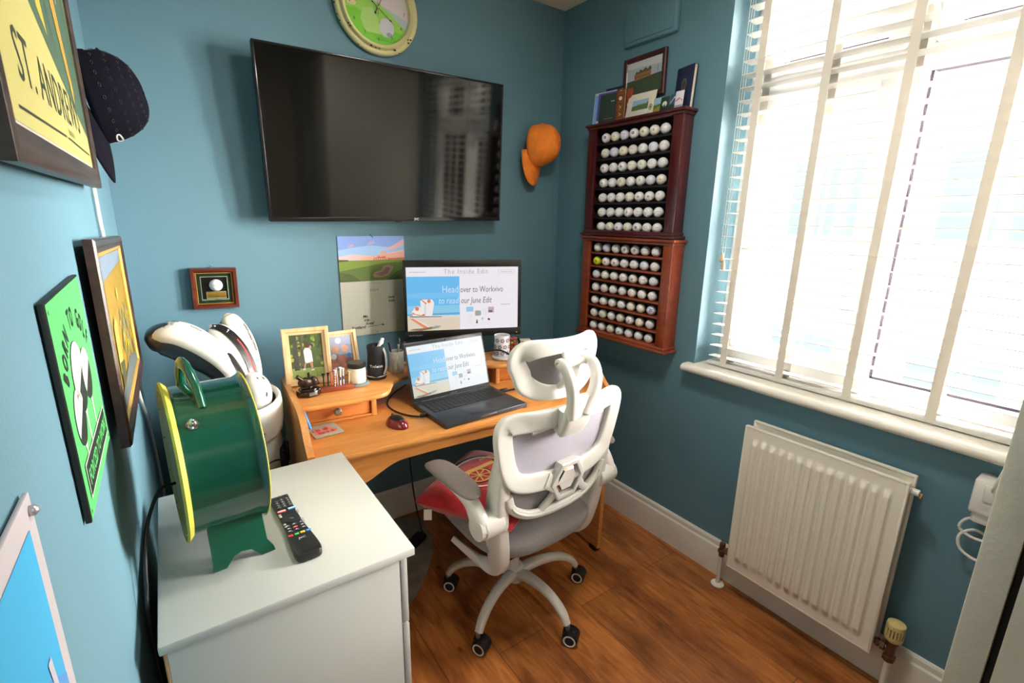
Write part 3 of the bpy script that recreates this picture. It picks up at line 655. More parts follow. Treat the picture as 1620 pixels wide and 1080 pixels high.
m.poly([(.145, .086), (.15, .098), (.165, .098), (.168, .106), (.178, .1), (.2, .104), (.202, .096), (.23, .094), (cw, .096), (cw, .084)], flat((196, 112, 96)), O2, X, Z, .0009)
for i in range(7): m.poly(rect(.152+i*.009, .09, .156+i*.009, .094), flat((240, 214, 200)), O2, X, Z, .0011)
m.poly([(0, 0), (cw, 0), (cw, .086), (0, .089)], flat((86, 108, 44)), O2, X, Z, .0010)
m.poly([(0, .045), (.1, .06), (.2, .075), (cw, .078), (cw, .086), (0, .089)], flat((120, 140, 54)), O2, X, Z, .0012)
m.poly([(0, 0), (.09, 0), (.05, .03), (0, .04)], flat((74, 88, 40)), O2, X, Z, .0013); m.poly([(.2, 0), (cw, 0), (cw, .05), (.24, .03)], flat((60, 78, 44)), O2, X, Z, .0013)
m.poly([(.140, .022), (.150, .036), (.18, .044), (.19, .062), (.215, .066), (.235, .058), (.228, .04), (.21, .02), (.18, .012), (.15, .014)], flat((148, 116, 108)), O2, X, Z, .0015); m.poly([(.15, .028), (.185, .038), (.20, .056), (.22, .054), (.21, .03), (.18, .018)], flat((120, 92, 86)), O2, X, Z, .0017)
m.poly([(0, .083), (.04, .086), (.04, .091), (.0, .093)], flat((80, 70, 60)), O2, X, Z, .0013)
m.build('photo_page', cl)
m = M(); m.tube([(.836, -.002, 1.372), (.839, -.006, 1.366), (.843, -.006, 1.364), (.846, -.003, 1.358)], .0012, BLACKM, n=6); m.build('hook', cl)

# ================================================================ caps
def make_cap(name, label, T, cm, dark, marks, hs_=1.0):
    """local: dome up +z, peak towards +y, about 0.2 m long crown"""
    root = thing(name, label, 'cap', T.translation)
    a, b, h = .083, .099, .124*hs_
    def dome(s, t):        # s around, t from rim to crown
        ph = 2*PI*s; th = t*PI/2
        r = math.cos(th)**.72; z = h*math.sin(th)**1.05
        x = a*r*math.cos(ph); y = b*r*math.sin(ph)
        y += -.008*math.sin(th); 
        if math.sin(ph) > 0: z += .010*math.sin(ph)*math.cos(th)*t*2
        if math.sin(ph) < -.80 and z < .042: z = max(z, .042*min(1, (-math.sin(ph)-.80)/.12)**.5)   # gap above the back strap
        w = .0022*math.sin(ph*3+.4)*math.sin(th*3); return T @ Vector((x*(1+w*8), y, z+w))
    m = M(); m.grid(lambda s, t: dome(s, t), 64, 16, cm, closeu=True); cr_ = m.build('crown', root, 80)
    so = cr_.modifiers.new('thickness', 'SOLIDIFY'); so.thickness = .0022; so.offset = 1
    seam = M()
    for kk in range(6):
        ph = kk/6+1/12; seam.sweep([dome(ph, t/12)+(T.to_3x3() @ Vector((math.cos(2*PI*ph), math.sin(2*PI*ph), .6))).normalized()*.0012 for t in range(0, 13)], (.0011, .0006), dark, n=5)
    seam.build('seam', root)
    m = M(); m.sphere((0, 0, 0), .0075, cm, 1, 1, .5, n=14, T=T @ Matrix.Translation((0, -.009, h+.001))); m.build('button', root)
    m = M()
    def peak(s, t):
        u = (s-.5)*2; x0 = .076*math.sin(u*1.25)/math.sin(1.25); y0 = b*math.sqrt(max(0, 1-(x0/a)**2))
        L = .094*math.sqrt(max(0, 1-abs(u)**3.2)); return (x0*(1+.05*t), y0-.003+L*t, .004+.002*(1-t)-.022*u*u*(.4+.6*t)-.010*t*t)
    m.grid(lambda s, t: T @ Vector(peak(s, t)), 25, 10, cm); pk = m.build('peak', root, 80)
    so = pk.modifiers.new('thickness', 'SOLIDIFY'); so.thickness = .003; so.offset = 0
    m = M(); m.sweep([T @ Vector((a*.98*math.cos(ph), b*.98*math.sin(ph), .008)) for ph in [PI*1.15+PI*.7*i/14 for i in range(15)]], (.0008, .009), cm, up=T.to_3x3() @ Z, n=8, e=4); m.build('back_strap', root)
    m = M(); marks(m, dome, T); m.build('embroidery', root)
    return root
def on_dome(m, dome, T, s0, t0, strokes, sc, mt, w=.0018):
    for st in strokes:
        path = []
        for x, y in st:
            p = dome(s0-x*sc, t0+y*sc*1.6); c = T @ Vector((0, 0, .02)); path.append(p+(p-c).normalized()*.0026)
        m.sweep(path, (w, .0008), mt, up=(path[0]-(T @ Vector((0, 0, .02)))).normalized(), n=6)
OR = mat('orange_cotton', (246, 134, 42), .85, noise_amt=.12, nscale=30, bump=.3, bscale=300)
ORD = mat('orange_seam_thread', (196, 92, 24), .9); BRN = flat((70, 34, 30))
# orange cap hangs from the back strap on a nail, peak down, dome towards the room
def basis(y_dir, z_dir, loc):
    yv = Vector(y_dir).normalized(); zv = Vector(z_dir); zv = (zv-yv*zv.dot(yv)).normalized(); xv = yv.cross(zv)
    mm = Matrix((xv, yv, zv)).transposed().to_4x4(); mm.translation = Vector(loc); return mm
def or_marks(m, dome, T):
    for i, st in enumerate(([[(0, 0), (.4, .5), (.8, 0), (.4, -.5), (0, 0)]], [[(1, -.5), (1, .5)]], [[(1.3, .5), (1.3, -.5), (1.8, -.5)]], [[(2.2, -.5), (2.6, .5), (3, -.5)]])): on_dome(m, dome, T, .29, .12, st, .018, BRN)
make_cap('orange_cap', 'faded orange baseball cap hung on the teal wall right of the television', basis((-.14, -.12, -1), (.36, -.93, 0), (1.682, -.034, 1.795)), OR, ORD, or_marks)
NV = mat('navy_patterned_cotton', (8, 9, 24), .9, c2=(15, 13, 21), nscale=120, bump=.35, bscale=140, spec=.12)
def nv_marks(m, dome, T):
    WT = flat((224, 224, 230)); c = [(1.2*math.cos(a*PI/8), .55*math.sin(a*PI/8)) for a in range(17)]
    on_dome(m, dome, T, .235, .20, [c], .036, WT, .0020)
    dk = flat((40, 34, 42))
    for s0 in range(0, 24):
        for t0 in (.2, .36, .52, .68): on_dome(m, dome, T, s0/24+(.02 if t0 in (.36, .68) else 0), t0, [[(.4*math.cos(a*PI/3), .5*math.sin(a*PI/3)) for a in range(7)]], .018, dk, .0006)
    f = T.to_3x3()
    for i, ch in enumerate('ROYAL'):
        p = dome(.36-i*.016, .085); nn = (p-(T @ Vector((0, 0, .02)))).normalized(); up_ = f @ Z; rt = up_.cross(nn).normalized(); m.text(ch, .015, WT, p+nn*.0030, rt, nn.cross(rt), .0003, 'CENTER', thick=.0006)
make_cap('navy_cap', 'navy patterned golf cap hanging on the left wall behind the large framed poster', basis((.13, -.10, -1), (1, -.05, .13), (.022, -.50, 1.700)), NV, flat((18, 18, 30)), nv_marks, .82)

# ================================================================ left wall: large framed poster
fp = thing('framed_poster', 'large brown framed golf poster reading ST ANDREWS, top left on the wall', 'picture', (0, -1.10, 1.48))
# local frame plane: u along +y, v up, n = +x
def wallL(T0, rz=0): return Matrix.Translation(T0)
def LW(p): return Vector((p[1] if False else 0, 0, 0))
FY0, FY1, FZ0, FZ1 = -1.478, -.725, 1.482, 2.02
RL = Matrix.Rotation(PI/2, 4, 'Z')          # local x -> +y, local -y -> +x
FT1 = Matrix.Translation((0.0165, FY0, FZ0)) @ Matrix.Rotation(math.radians(.6), 4, 'X') @ RL
fw, fh = FY1-FY0, FZ1-FZ0
m = M(FT1); frame_bars(m, 0, 0, fw, fh, .034, 0, -.013, DARKFR, [(0, 0), (0, .9), (.06, 1), (.5, .98), (.62, .86), (1, .80), (1, 0)]); m.build('frame', fp)
m = M(); Q = FT1.to_3x3(); O = FT1 @ Vector((0.0, -.0062, 0)); U_, V_ = Q @ X, Q @ Z
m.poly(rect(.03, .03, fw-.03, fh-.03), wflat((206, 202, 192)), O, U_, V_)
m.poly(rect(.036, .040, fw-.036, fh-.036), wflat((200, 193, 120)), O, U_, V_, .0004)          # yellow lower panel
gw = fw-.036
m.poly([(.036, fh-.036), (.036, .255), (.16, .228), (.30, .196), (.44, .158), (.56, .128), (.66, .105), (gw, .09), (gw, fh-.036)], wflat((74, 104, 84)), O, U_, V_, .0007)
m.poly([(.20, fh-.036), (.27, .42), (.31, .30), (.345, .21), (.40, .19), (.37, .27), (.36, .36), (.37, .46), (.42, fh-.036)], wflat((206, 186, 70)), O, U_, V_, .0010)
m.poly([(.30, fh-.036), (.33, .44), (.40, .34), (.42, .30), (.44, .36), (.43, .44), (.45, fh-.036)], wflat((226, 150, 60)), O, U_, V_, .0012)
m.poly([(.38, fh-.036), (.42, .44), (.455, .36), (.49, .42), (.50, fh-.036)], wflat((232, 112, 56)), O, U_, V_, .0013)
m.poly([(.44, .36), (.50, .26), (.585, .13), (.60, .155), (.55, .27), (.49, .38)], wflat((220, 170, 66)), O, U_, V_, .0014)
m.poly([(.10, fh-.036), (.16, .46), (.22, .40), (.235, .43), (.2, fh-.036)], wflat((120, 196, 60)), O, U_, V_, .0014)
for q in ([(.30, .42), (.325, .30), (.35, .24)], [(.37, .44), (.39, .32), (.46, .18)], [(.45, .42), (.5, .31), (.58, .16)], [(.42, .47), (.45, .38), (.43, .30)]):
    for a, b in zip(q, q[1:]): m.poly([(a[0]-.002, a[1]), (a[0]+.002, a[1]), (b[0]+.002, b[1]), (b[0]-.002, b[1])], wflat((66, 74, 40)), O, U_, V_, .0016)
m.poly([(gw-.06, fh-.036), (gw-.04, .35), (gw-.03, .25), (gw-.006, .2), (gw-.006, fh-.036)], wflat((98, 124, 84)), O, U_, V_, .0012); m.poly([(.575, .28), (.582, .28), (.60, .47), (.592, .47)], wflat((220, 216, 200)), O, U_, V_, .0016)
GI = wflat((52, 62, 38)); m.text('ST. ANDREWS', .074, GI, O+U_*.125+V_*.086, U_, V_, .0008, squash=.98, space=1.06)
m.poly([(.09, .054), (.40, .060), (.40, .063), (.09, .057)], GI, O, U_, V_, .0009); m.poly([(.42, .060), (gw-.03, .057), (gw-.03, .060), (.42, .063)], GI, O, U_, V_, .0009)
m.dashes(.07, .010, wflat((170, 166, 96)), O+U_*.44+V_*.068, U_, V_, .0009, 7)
m.build('poster', fp)
m = M(FT1); m.box((.004, .0, .004), (fw-.004, -.005, fh-.004), mat('brown_backing_board', (90, 66, 48), .9)); m.build('backing', fp)
m = M(FT1); m.rbox((fw*.3, .0005, fh-.05), (fw*.34, .0155, fh-.02), BLACKM, .001); m.rbox((fw*.7, .0005, .012), (fw*.73, .0155, .03), BLACKM, .001); m.build('wall_spacer', fp)

# ---------------------------------------------------------------- framed painting
f2 = thing('framed_painting', 'upright framed painting of a yellow field in dark and gold frame on the left wall', 'picture', (0, -.72, 1.05))
F2 = Matrix.Translation((.012, -1.035, 1.04)) @ Matrix.Rotation(math.radians(-1.5), 4, 'X') @ RL
w2, h2 = .64, .36
m = M(F2); frame_bars(m, 0, 0, w2, h2, .026, 0, -.016, wood_mat('dark_red_brown_frame', (38, 22, 18), (70, 38, 30), .35, 'y', 12, .2), [(0, 0), (0, .8), (.12, 1), (.45, 1), (.6, .82), (.8, .78), (1, .6), (1, 0)]); m.build('frame', f2)
m = M(F2); frame_bars(m, .024, .024, w2-.024, h2-.024, .010, -.003, -.0115, mat('gilt_slip', (212, 170, 80), .35, .5)); m.build('slip', f2)
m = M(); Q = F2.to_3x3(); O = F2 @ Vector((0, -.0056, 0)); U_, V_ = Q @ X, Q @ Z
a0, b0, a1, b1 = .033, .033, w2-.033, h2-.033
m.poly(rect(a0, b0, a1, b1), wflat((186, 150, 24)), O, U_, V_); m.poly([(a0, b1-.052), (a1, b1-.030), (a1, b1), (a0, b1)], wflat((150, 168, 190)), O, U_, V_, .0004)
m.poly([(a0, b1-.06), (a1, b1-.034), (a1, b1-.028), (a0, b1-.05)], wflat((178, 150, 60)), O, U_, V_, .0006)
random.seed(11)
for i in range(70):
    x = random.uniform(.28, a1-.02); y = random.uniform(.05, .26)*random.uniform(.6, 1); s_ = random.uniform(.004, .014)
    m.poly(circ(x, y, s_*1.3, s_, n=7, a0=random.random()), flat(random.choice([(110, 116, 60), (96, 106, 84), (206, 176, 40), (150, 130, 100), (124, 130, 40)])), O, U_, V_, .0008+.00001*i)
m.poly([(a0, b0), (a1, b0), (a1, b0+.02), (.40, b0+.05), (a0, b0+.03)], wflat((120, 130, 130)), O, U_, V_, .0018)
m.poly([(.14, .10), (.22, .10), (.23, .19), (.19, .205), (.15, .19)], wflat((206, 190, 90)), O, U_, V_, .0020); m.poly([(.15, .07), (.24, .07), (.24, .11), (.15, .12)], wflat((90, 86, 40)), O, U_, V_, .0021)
m.build('painting', f2)
m = M(F2); m.box((.03, -.0088, .03), (w2-.03, -.0090, h2-.03), GLASSL); m.build('glass', f2)
m = M(F2); m.box((.004, 0, .004), (w2-.004, -.005, h2-.004), MATS['brown_backing_board']); m.build('backing', f2)
m = M(F2); m.rbox((w2*.3, .0005, h2-.05), (w2*.33, .011, h2-.03), BLACKM, .001); m.rbox((w2*.6, .0005, .012), (w2*.63, .011, .03), BLACKM, .001); m.build('wall_spacer', f2)

# ---------------------------------------------------------------- green tin sign
gs = thing('green_sign', 'bright green metal sign with golf balls on tees and the words BORN TO GOLF', 'sign', (0, -1.24, 1.085))
GT = Matrix.Translation((.002, -1.372, 1.087)) @ Matrix.Rotation(math.radians(1.0), 4, 'X') @ RL
gw_, gh = .262, .262
m = M(); m.rbox((0, 0, 0), (gw_, -.006, gh), mat('black_sign_edge', (18, 22, 22), .5), .001, GT)
Q = GT.to_3x3(); O = GT @ Vector((0, -.0062, 0)); U_, V_ = Q @ X, Q @ Z
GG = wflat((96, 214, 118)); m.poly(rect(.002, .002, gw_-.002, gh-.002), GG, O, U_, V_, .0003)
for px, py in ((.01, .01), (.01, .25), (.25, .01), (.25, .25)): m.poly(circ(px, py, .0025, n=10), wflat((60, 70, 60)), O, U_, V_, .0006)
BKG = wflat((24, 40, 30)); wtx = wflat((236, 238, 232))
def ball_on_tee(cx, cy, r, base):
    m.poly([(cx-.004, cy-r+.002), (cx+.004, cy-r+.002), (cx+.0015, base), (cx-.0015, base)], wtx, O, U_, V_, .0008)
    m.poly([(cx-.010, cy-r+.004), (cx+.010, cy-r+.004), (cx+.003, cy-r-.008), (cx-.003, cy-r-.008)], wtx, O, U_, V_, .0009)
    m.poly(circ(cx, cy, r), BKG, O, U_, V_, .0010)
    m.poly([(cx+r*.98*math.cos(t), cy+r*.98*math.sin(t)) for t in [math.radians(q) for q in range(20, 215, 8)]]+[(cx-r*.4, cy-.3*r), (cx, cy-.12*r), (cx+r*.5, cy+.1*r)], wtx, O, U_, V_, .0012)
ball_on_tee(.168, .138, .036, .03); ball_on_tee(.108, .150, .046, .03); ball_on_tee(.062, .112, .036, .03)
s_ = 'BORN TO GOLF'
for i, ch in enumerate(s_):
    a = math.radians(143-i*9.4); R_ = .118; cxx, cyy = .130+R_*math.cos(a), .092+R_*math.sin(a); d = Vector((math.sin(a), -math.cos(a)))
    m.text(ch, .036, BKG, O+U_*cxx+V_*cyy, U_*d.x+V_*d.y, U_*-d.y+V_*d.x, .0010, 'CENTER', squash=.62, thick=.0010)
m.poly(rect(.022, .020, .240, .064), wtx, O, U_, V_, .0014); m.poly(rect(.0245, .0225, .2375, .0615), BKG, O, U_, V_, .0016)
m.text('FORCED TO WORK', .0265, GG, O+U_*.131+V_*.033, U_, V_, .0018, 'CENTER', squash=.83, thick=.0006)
m.build('sign_plate', gs)

# ---------------------------------------------------------------- white-edged blue print
bp_ = thing('blue_print', 'blue and white pictorial print with pale border, bottom left corner', 'poster', (0, -1.85, .7))
BT = Matrix.Translation((.002, -2.06, .74)) @ RL; bw, bh = .495, .487
m = M(); m.rbox((0, 0, 0), (bw, -.004, bh), wflat((214, 206, 212)), .001, BT)
Q = BT.to_3x3(); O = BT @ Vector((0, -.0042, 0)); U_, V_ = Q @ X, Q @ Z
k = .022; m.poly(rect(k, k, bw-k, bh-k), wflat((64, 188, 246)), O, U_, V_, .0003)
m.poly([(k, k), (bw-k, k), (bw-k, .33), (.43, .36), (.38, .35), (.30, .37), (.2, .3), (k, .31)], wflat((96, 166, 240)), O, U_, V_, .0005)
m.poly([(k, k), (.33, k), (.37, .12), (.42, .16), (.40, .22), (.43, .30), (.40, .345), (.36, .26), (.3, .30), (k, .26)], wflat((196, 202, 226)), O, U_, V_, .0007)
for q in ([(.435, .37), (.445, .37), (.452, .31), (.443, .31)], [(.452, .30), (.46, .30), (.462, .24), (.455, .24)], [(.40, .38), (.408, .38), (.414, .33), (.406, .33)], [(.34, .20), (.42, .25), (.43, .24), (.36, .17)], [(.43, .18), (.445, .19), (.46, .1), (.45, .09)]): m.poly(q, wflat((214, 214, 232)), O, U_, V_, .0009)
m.poly([(.44, .21), (.462, .24), (.468, .12), (.455, .10)], wflat((70, 120, 170)), O, U_, V_, .0009); m.poly([(.36, k), (.44, .09), (.47, .06), (.47, k)], wflat((70, 130, 140)), O, U_, V_, .0010); m.poly([(.455, .12), (.462, .13), (.468, .08), (.462, .07)], wflat((220, 96, 96)), O, U_, V_, .0011)
m.build('print', bp_)
m = M(BT); m.sphere((bw-.010, -.006, bh-.012), .0045, mat('pin_head', (170, 170, 176), .3, .6), n=12); m.build('pin', bp_)

# ---------------------------------------------------------------- white cable down the left wall
m = M(); m.tube([(.006, -.60, 1.95), (.006, -.60, 1.47), (.006, -.585, 1.38), (.006, -.5, 1.15), (.007, -.40, .95), (.008, -.27, .82), (.008, -.17, .66), (.008, -.12, .45), (.008, -.1, .16)], .0045, WPLAS, smooth=8)
m.build('wall_cable', label='white cable running down the left wall behind the framed pictures', category='cable')
# ================================================================ ball display racks on the right wall
def rack(name, label, WM, x0, y0, y1, z0, z1, balls_y, balls_z, ledge, inner, top_over, kind_fn, shelfword, felt):
    r = thing(name, label, 'display rack', (W, (y0+y1)/2, z0))
    st = .046
    m = M(); m.rbox((x0, y0, z0), (W-.001, y0-st*.45, z1), WM, .004); m.build('side_panel', r)
    m = M(); m.rbox((x0, y1, z0), (W-.001, y1+st*.45, z1), WM, .004); m.build('side_panel', r); m = M(); m.rbox((x0-.002, y0+.001, z0+.004), (x0+.014, y0-st, z1-.004), WM, .003); m.build('front_stile', r); m = M(); m.rbox((x0-.002, y1-.001, z0+.004), (x0+.014, y1+st, z1-.004), WM, .003); m.build('front_stile', r)
    m = M(); o = top_over; m.rbox((x0-o, y0+o, z1-.004), (W, y1-o, z1+.007), WM, .003); m.rbox((x0-o*.5, y0+o*.4, z1-.016), (W, y1-o*.4, z1-.003), WM, .004); m.build('cornice', r)
    m = M(); m.rbox((x0-o, y0+o, z0-.006), (W, y1-o, z0+.006), WM, .003); m.rbox((x0-o*.4, y0+o*.3, z0+.004), (W, y1-o*.3, z0+.02), WM, .004); m.build('base', r)
    m = M(); m.box((x0+.052, y0-.01, z0), (W-.001, y1+.01, z1), felt); m.build('back_panel', r)
    for k, zb in enumerate(balls_z):
        m = M(); zz = zb-RB
        m.rbox((x0+.006 if ledge else x0+.016, y0-.02, zz-.0085), (W-.006, y1+.02, zz-.0006), inner, .0015); m.build('shelf', r)
        for i, yb in enumerate(balls_y):
            ball(kind_fn(k, i), (x0+.006+RB, yb, zb), (-.8, -.6, .15), '%s golf ball, %s from left, %s shelf, %s' % (COLW.get(kind_fn(k, i).split('_')[0], 'white')+MKW.get(kind_fn(k, i).split('_')[-1], ''), ORD_[i], ORD_[k] if k < 6 else 'lowest', shelfword.replace('of the ', '')), 'golf balls in the '+shelfword.replace('of the ', ''))
    return r
COLW = {'yellow': 'bright yellow', 'cream': 'creamy white', 'cool': 'white', 'plain': 'white'}
MKW = {'black': ' black-marked', 'bigblack': ' black-logo', 'script': ' script-printed', 'green': ' green-marked', 'gold': ' gold-marked', 'red': ' red-marked', 'blue': ' blue-ringed', 'ring': ' ring-printed', 'dot': ' dot-marked', 'line': ' line-marked'}
ORD_ = ['first', 'second', 'third', 'fourth', 'fifth', 'sixth', 'seventh']
U1 = ['plain_bigblack cream_gold cool_script plain_bigblack cream_black cream_black plain_dot', 'cream_script cool_script cream_gold cream_script plain_script cool_plain plain_script',
      'plain_black plain_ring plain_black cream_script cream_green plain_ring plain_ring', 'plain_red plain_plain cream_green plain_dot plain_green cool_plain cream_gold',
      'plain_script plain_script plain_line cream_script plain_black plain_black plain_dot', 'plain_script plain_dot plain_line plain_red plain_script plain_dot plain_script',
      'plain_dot cream_gold plain_black cream_gold plain_bigblack plain_ring plain_script']
U2 = ['plain_dot cool_ring plain_dot plain_bigblack plain_bigblack plain_script plain_dot', 'yellow_black plain_black plain_black plain_script plain_dot cool_dot plain_ring',
      'cool_dot cream_script plain_plain plain_script plain_black plain_script cool_dot', 'plain_plain plain_script plain_dot plain_script plain_ring plain_plain plain_script',
      'plain_plain plain_ring plain_plain plain_script cream_script cream_plain cool_blue', 'plain_red cream_green plain_script cream_script plain_red cream_plain plain_ring',
      'plain_dot plain_plain cream_ring plain_black plain_plain plain_dot plain_dot']
U1 = [r.split() for r in U1]; U2 = [r.split() for r in U2]
FELT = mat('near_black_felt', (16, 17, 22), .95); FELT2 = mat('dark_olive_felt', (34, 34, 24), .95)
rack('ball_rack', 'dark mahogany wall rack of golf balls, the upper of two, with books on top', MAHOG, 1.800, -.285, -.800, 1.382, 1.862, [-.372-i*.0545 for i in range(7)], [1.808-i*.0652 for i in range(7)], False, mat('near_black_shelf', (22, 15, 20), .6), .014, lambda k, i: U1[k][i], 'of the upper dark rack', FELT)
rack('ball_rack', 'reddish cherry wood wall rack of golf balls, the lower of two', CHERRY, 1.790, -.296, -.815, .905, 1.366, [-.372-i*.0571 for i in range(7)], [1.320-i*.0627 for i in range(7)], True, CHERRY, .013, lambda k, i: U2[k][i], 'of the lower cherry rack', FELT2)

# ---------------------------------------------------------------- things standing on the upper rack (top at z=1.869)
ZT = 1.8695
def slab(name, label, cat, c, w, h, d, lean, yaw, body, faces, pages=None):
    """card or book: stands at c (x,y base centre), faces -x, width along -y; lean = tilt back; faces(m,O,U,V,w,h)"""
    t = thing(name, label, cat, (c[0], c[1], ZT))
    T = Matrix.Translation((c[0], c[1], ZT)) @ Matrix.Rotation(-PI/2+yaw, 4, 'Z') @ Matrix.Rotation(-lean, 4, 'X') @ Matrix.Translation((0, 0, .0005+abs(math.sin(lean))*d))
    m = M()
    if pages:
        m.rbox((-w/2, 0, 0), (w/2, .002, h), body, .0008, T); m.rbox((-w/2, d-.002, 0), (w/2, d, h), body, .0008, T); m.rbox((-w/2, 0, 0), (-w/2+.002, d, h), body, .0008, T)
    else: m.rbox((-w/2, 0, 0), (w/2, d, h), body, .0006, T)
    Q = T.to_3x3(); faces(m, T @ Vector((-w/2, 0, 0)), Q @ X, Q @ Z, w, h); m.build('cover' if pages else 'card', t)
    if pages: m = M(T); m.rbox((-w/2+.003, .0022, .002), (w/2-.003, d-.0022, h-.003), pages, .0005); m.build('pages', t)
    return t
PAPER = mat('book_pages', (222, 214, 196), .9, stretch=(1, 60, 1), noise_amt=.08, nscale=40)
slab('booklet', 'white and pale blue booklet at the left end of the upper rack top', 'booklet', (1.836, -.338), .135, .142, .005, .10, .12, flat((214, 218, 226)),
     lambda m, O, U, V, w, h: (m.poly(rect(.004, .01, .022, h-.01), flat((130, 180, 232)), O, U, V, .0003), m.poly(rect(.022, .02, w, h-.004), flat((96, 84, 170)), O, U, V, .0003)), PAPER)
slab('booklet', 'dark blue booklet with white corner standing behind the green book', 'booklet', (1.856, -.385), .13, .155, .004, .04, .05, flat((30, 38, 72)),
     lambda m, O, U, V, w, h: m.poly([(.05, h-.02), (.09, h-.012), (w, h-.006), (w, h-.03)], flat((150, 150, 200)), O, U, V, .0003), PAPER)
slab('book', 'dark green hardback book in front on the upper rack top', 'book', (1.822, -.370), .098, .125, .007, .10, .10, mat('green_book_cloth', (48, 66, 58), .8),
     lambda m, O, U, V, w, h: (m.dashes(.022, .006, flat((190, 196, 180)), O+U*.062+V*(h-.036), U, V, .0004, 4), m.dashes(.055, .004, flat((150, 112, 88)), O+U*.03+V*.018, U, V, .0004, 11)), PAPER)
def brown(m, O, U, V, w, h):
    g = flat((196, 160, 60))
    m.poly(circ(w*.5, h*.70, .008), flat((214, 206, 190)), O, U, V, .0004)
    for a, b in ((.9, .97), (.35, .5), (.12, .28)): m.poly([(w*.3, h*a), (w*.7, h*(a+b)/2), (w*.35, h*b), (w*.5, h*(a+b)/2)], g, O, U, V, .0005)
    for k in range(7): m.poly(rect(w*.2, h*(.06+k*.13), w*.8, h*(.065+k*.13)), g, O, U, V, .0006)
slab('book', 'brown and gold patterned book beside the dark green one', 'book', (1.822, -.446), .042, .130, .014, .03, .25, mat('brown_book_cloth', (112, 60, 28), .7), brown, PAPER)
slab('box', 'small red and white box squeezed behind the white mounted card', 'box', (1.842, -.478), .026, .128, .016, .02, .1, flat((150, 60, 40)), lambda m, O, U, V, w, h: m.poly(circ(w/2, h*.5, .009), flat((220, 210, 206)), O, U, V, .0004))
def wc(m, O, U, V, w, h):
    m.poly(rect(.03, .03, w-.026, h-.028), flat((150, 180, 206)), O, U, V, .0003); m.poly([(.03, .03), (w-.026, .03), (w-.026, .05), (w-.06, .052), (.03, .048)], flat((86, 112, 66)), O, U, V, .0005); m.poly([(.03, .048), (.07, .053), (w-.026, .054), (w-.026, .05)], flat((110, 130, 90)), O, U, V, .0006)
    m.poly(circ(w-.035, .055, .006, .004), flat((80, 80, 80)), O, U, V, .0007)
slab('mounted_card', 'white mounted golf landscape card leaning on the upper rack top', 'card', (1.826, -.550), .150, .100, .0025, .20, .0, flat((222, 216, 206)), wc)
slab('card', 'small cream card with a black oval badge beside the white mounted one', 'card', (1.816, -.618), .030, .072, .001, .12, 0, flat((222, 216, 190)), lambda m, O, U, V, w, h: (m.poly(circ(w*.5, h*.42, .009, .012), flat((40, 40, 40)), O, U, V, .0003), m.poly(circ(w*.5, h*.42, .0065, .0095), flat((220, 214, 190)), O, U, V, .0005), m.poly(circ(w*.5, h*.42, .003, .007), flat((40, 40, 40)), O, U, V, .0007)))
def pc(m, O, U, V, w, h): m.poly(rect(0, h*.45, w, h), flat((150, 186, 214)), O, U, V, .0003); m.poly(rect(0, 0, w, h*.45), flat((150, 140, 50)), O, U, V, .0003); m.poly([(0, h*.3), (w, h*.5), (w, h*.62), (0, h*.55)], flat((90, 120, 60)), O, U, V, .0005)
slab('card', 'small card showing blue sky over a yellow-green fairway', 'card', (1.824, -.650), .045, .060, .001, .12, 0, flat((120, 140, 120)), pc)
slab('card', 'dark green card with a white round emblem', 'card', (1.814, -.690), .040, .056, .0015, .16, .05, flat((34, 56, 46)), lambda m, O, U, V, w, h: (m.poly(circ(w*.5, h*.5, .011), flat((214, 214, 200)), O, U, V, .0003), m.poly([(w*.3, h*.35), (w*.6, h*.3), (w*.55, h*.5)], flat((34, 56, 46)), O, U, V, .0005)))
slab('card', 'small dark blue mountain card near the right of the upper rack', 'card', (1.828, -.724), .036, .062, .001, .10, 0, flat((60, 84, 120)), lambda m, O, U, V, w, h: (m.poly([(0, 0), (w, 0), (w, h*.3), (0, h*.4)], flat((46, 66, 44)), O, U, V, .0003), m.poly([(0, h*.4), (w*.5, h*.75), (w, h*.6), (w, h*.7), (w*.5, h*.85), (0, h*.5)], flat((200, 208, 220)), O, U, V, .0004)))
slab('card', 'white printed card at the right front of the upper rack', 'card', (1.812, -.760), .038, .064, .0015, .10, 0, flat((222, 218, 226)), lambda m, O, U, V, w, h: (m.poly([(w*.1, h*.4), (w*.6, h*.55), (w*.9, h*.4), (w*.9, h*.46), (w*.5, h*.62), (w*.1, h*.48)], flat((190, 90, 120)), O, U, V, .0003), m.poly(rect(0, 0, w, h*.2), flat((150, 150, 160)), O, U, V, .0003)))
def navy(m, O, U, V, w, h):
    g = flat((110, 100, 70)); m.poly(circ(w*.5, h*.58, .014, .022), g, O, U, V, .0004); m.poly(circ(w*.5, h*.58, .010, .017), flat((34, 40, 70)), O, U, V, .0006)
    for k in range(5): m.poly(rect(w*.5-.007, h*.58-.012+k*.006, w*.5+.007, h*.58-.0105+k*.006), g, O, U, V, .0008)
slab('book', 'large navy hardback book with crest at the right end of the upper rack', 'book', (1.840, -.752), .095, .155, .017, .06, -.22, mat('navy_book_cloth', (24, 32, 66), .6), navy, PAPER)
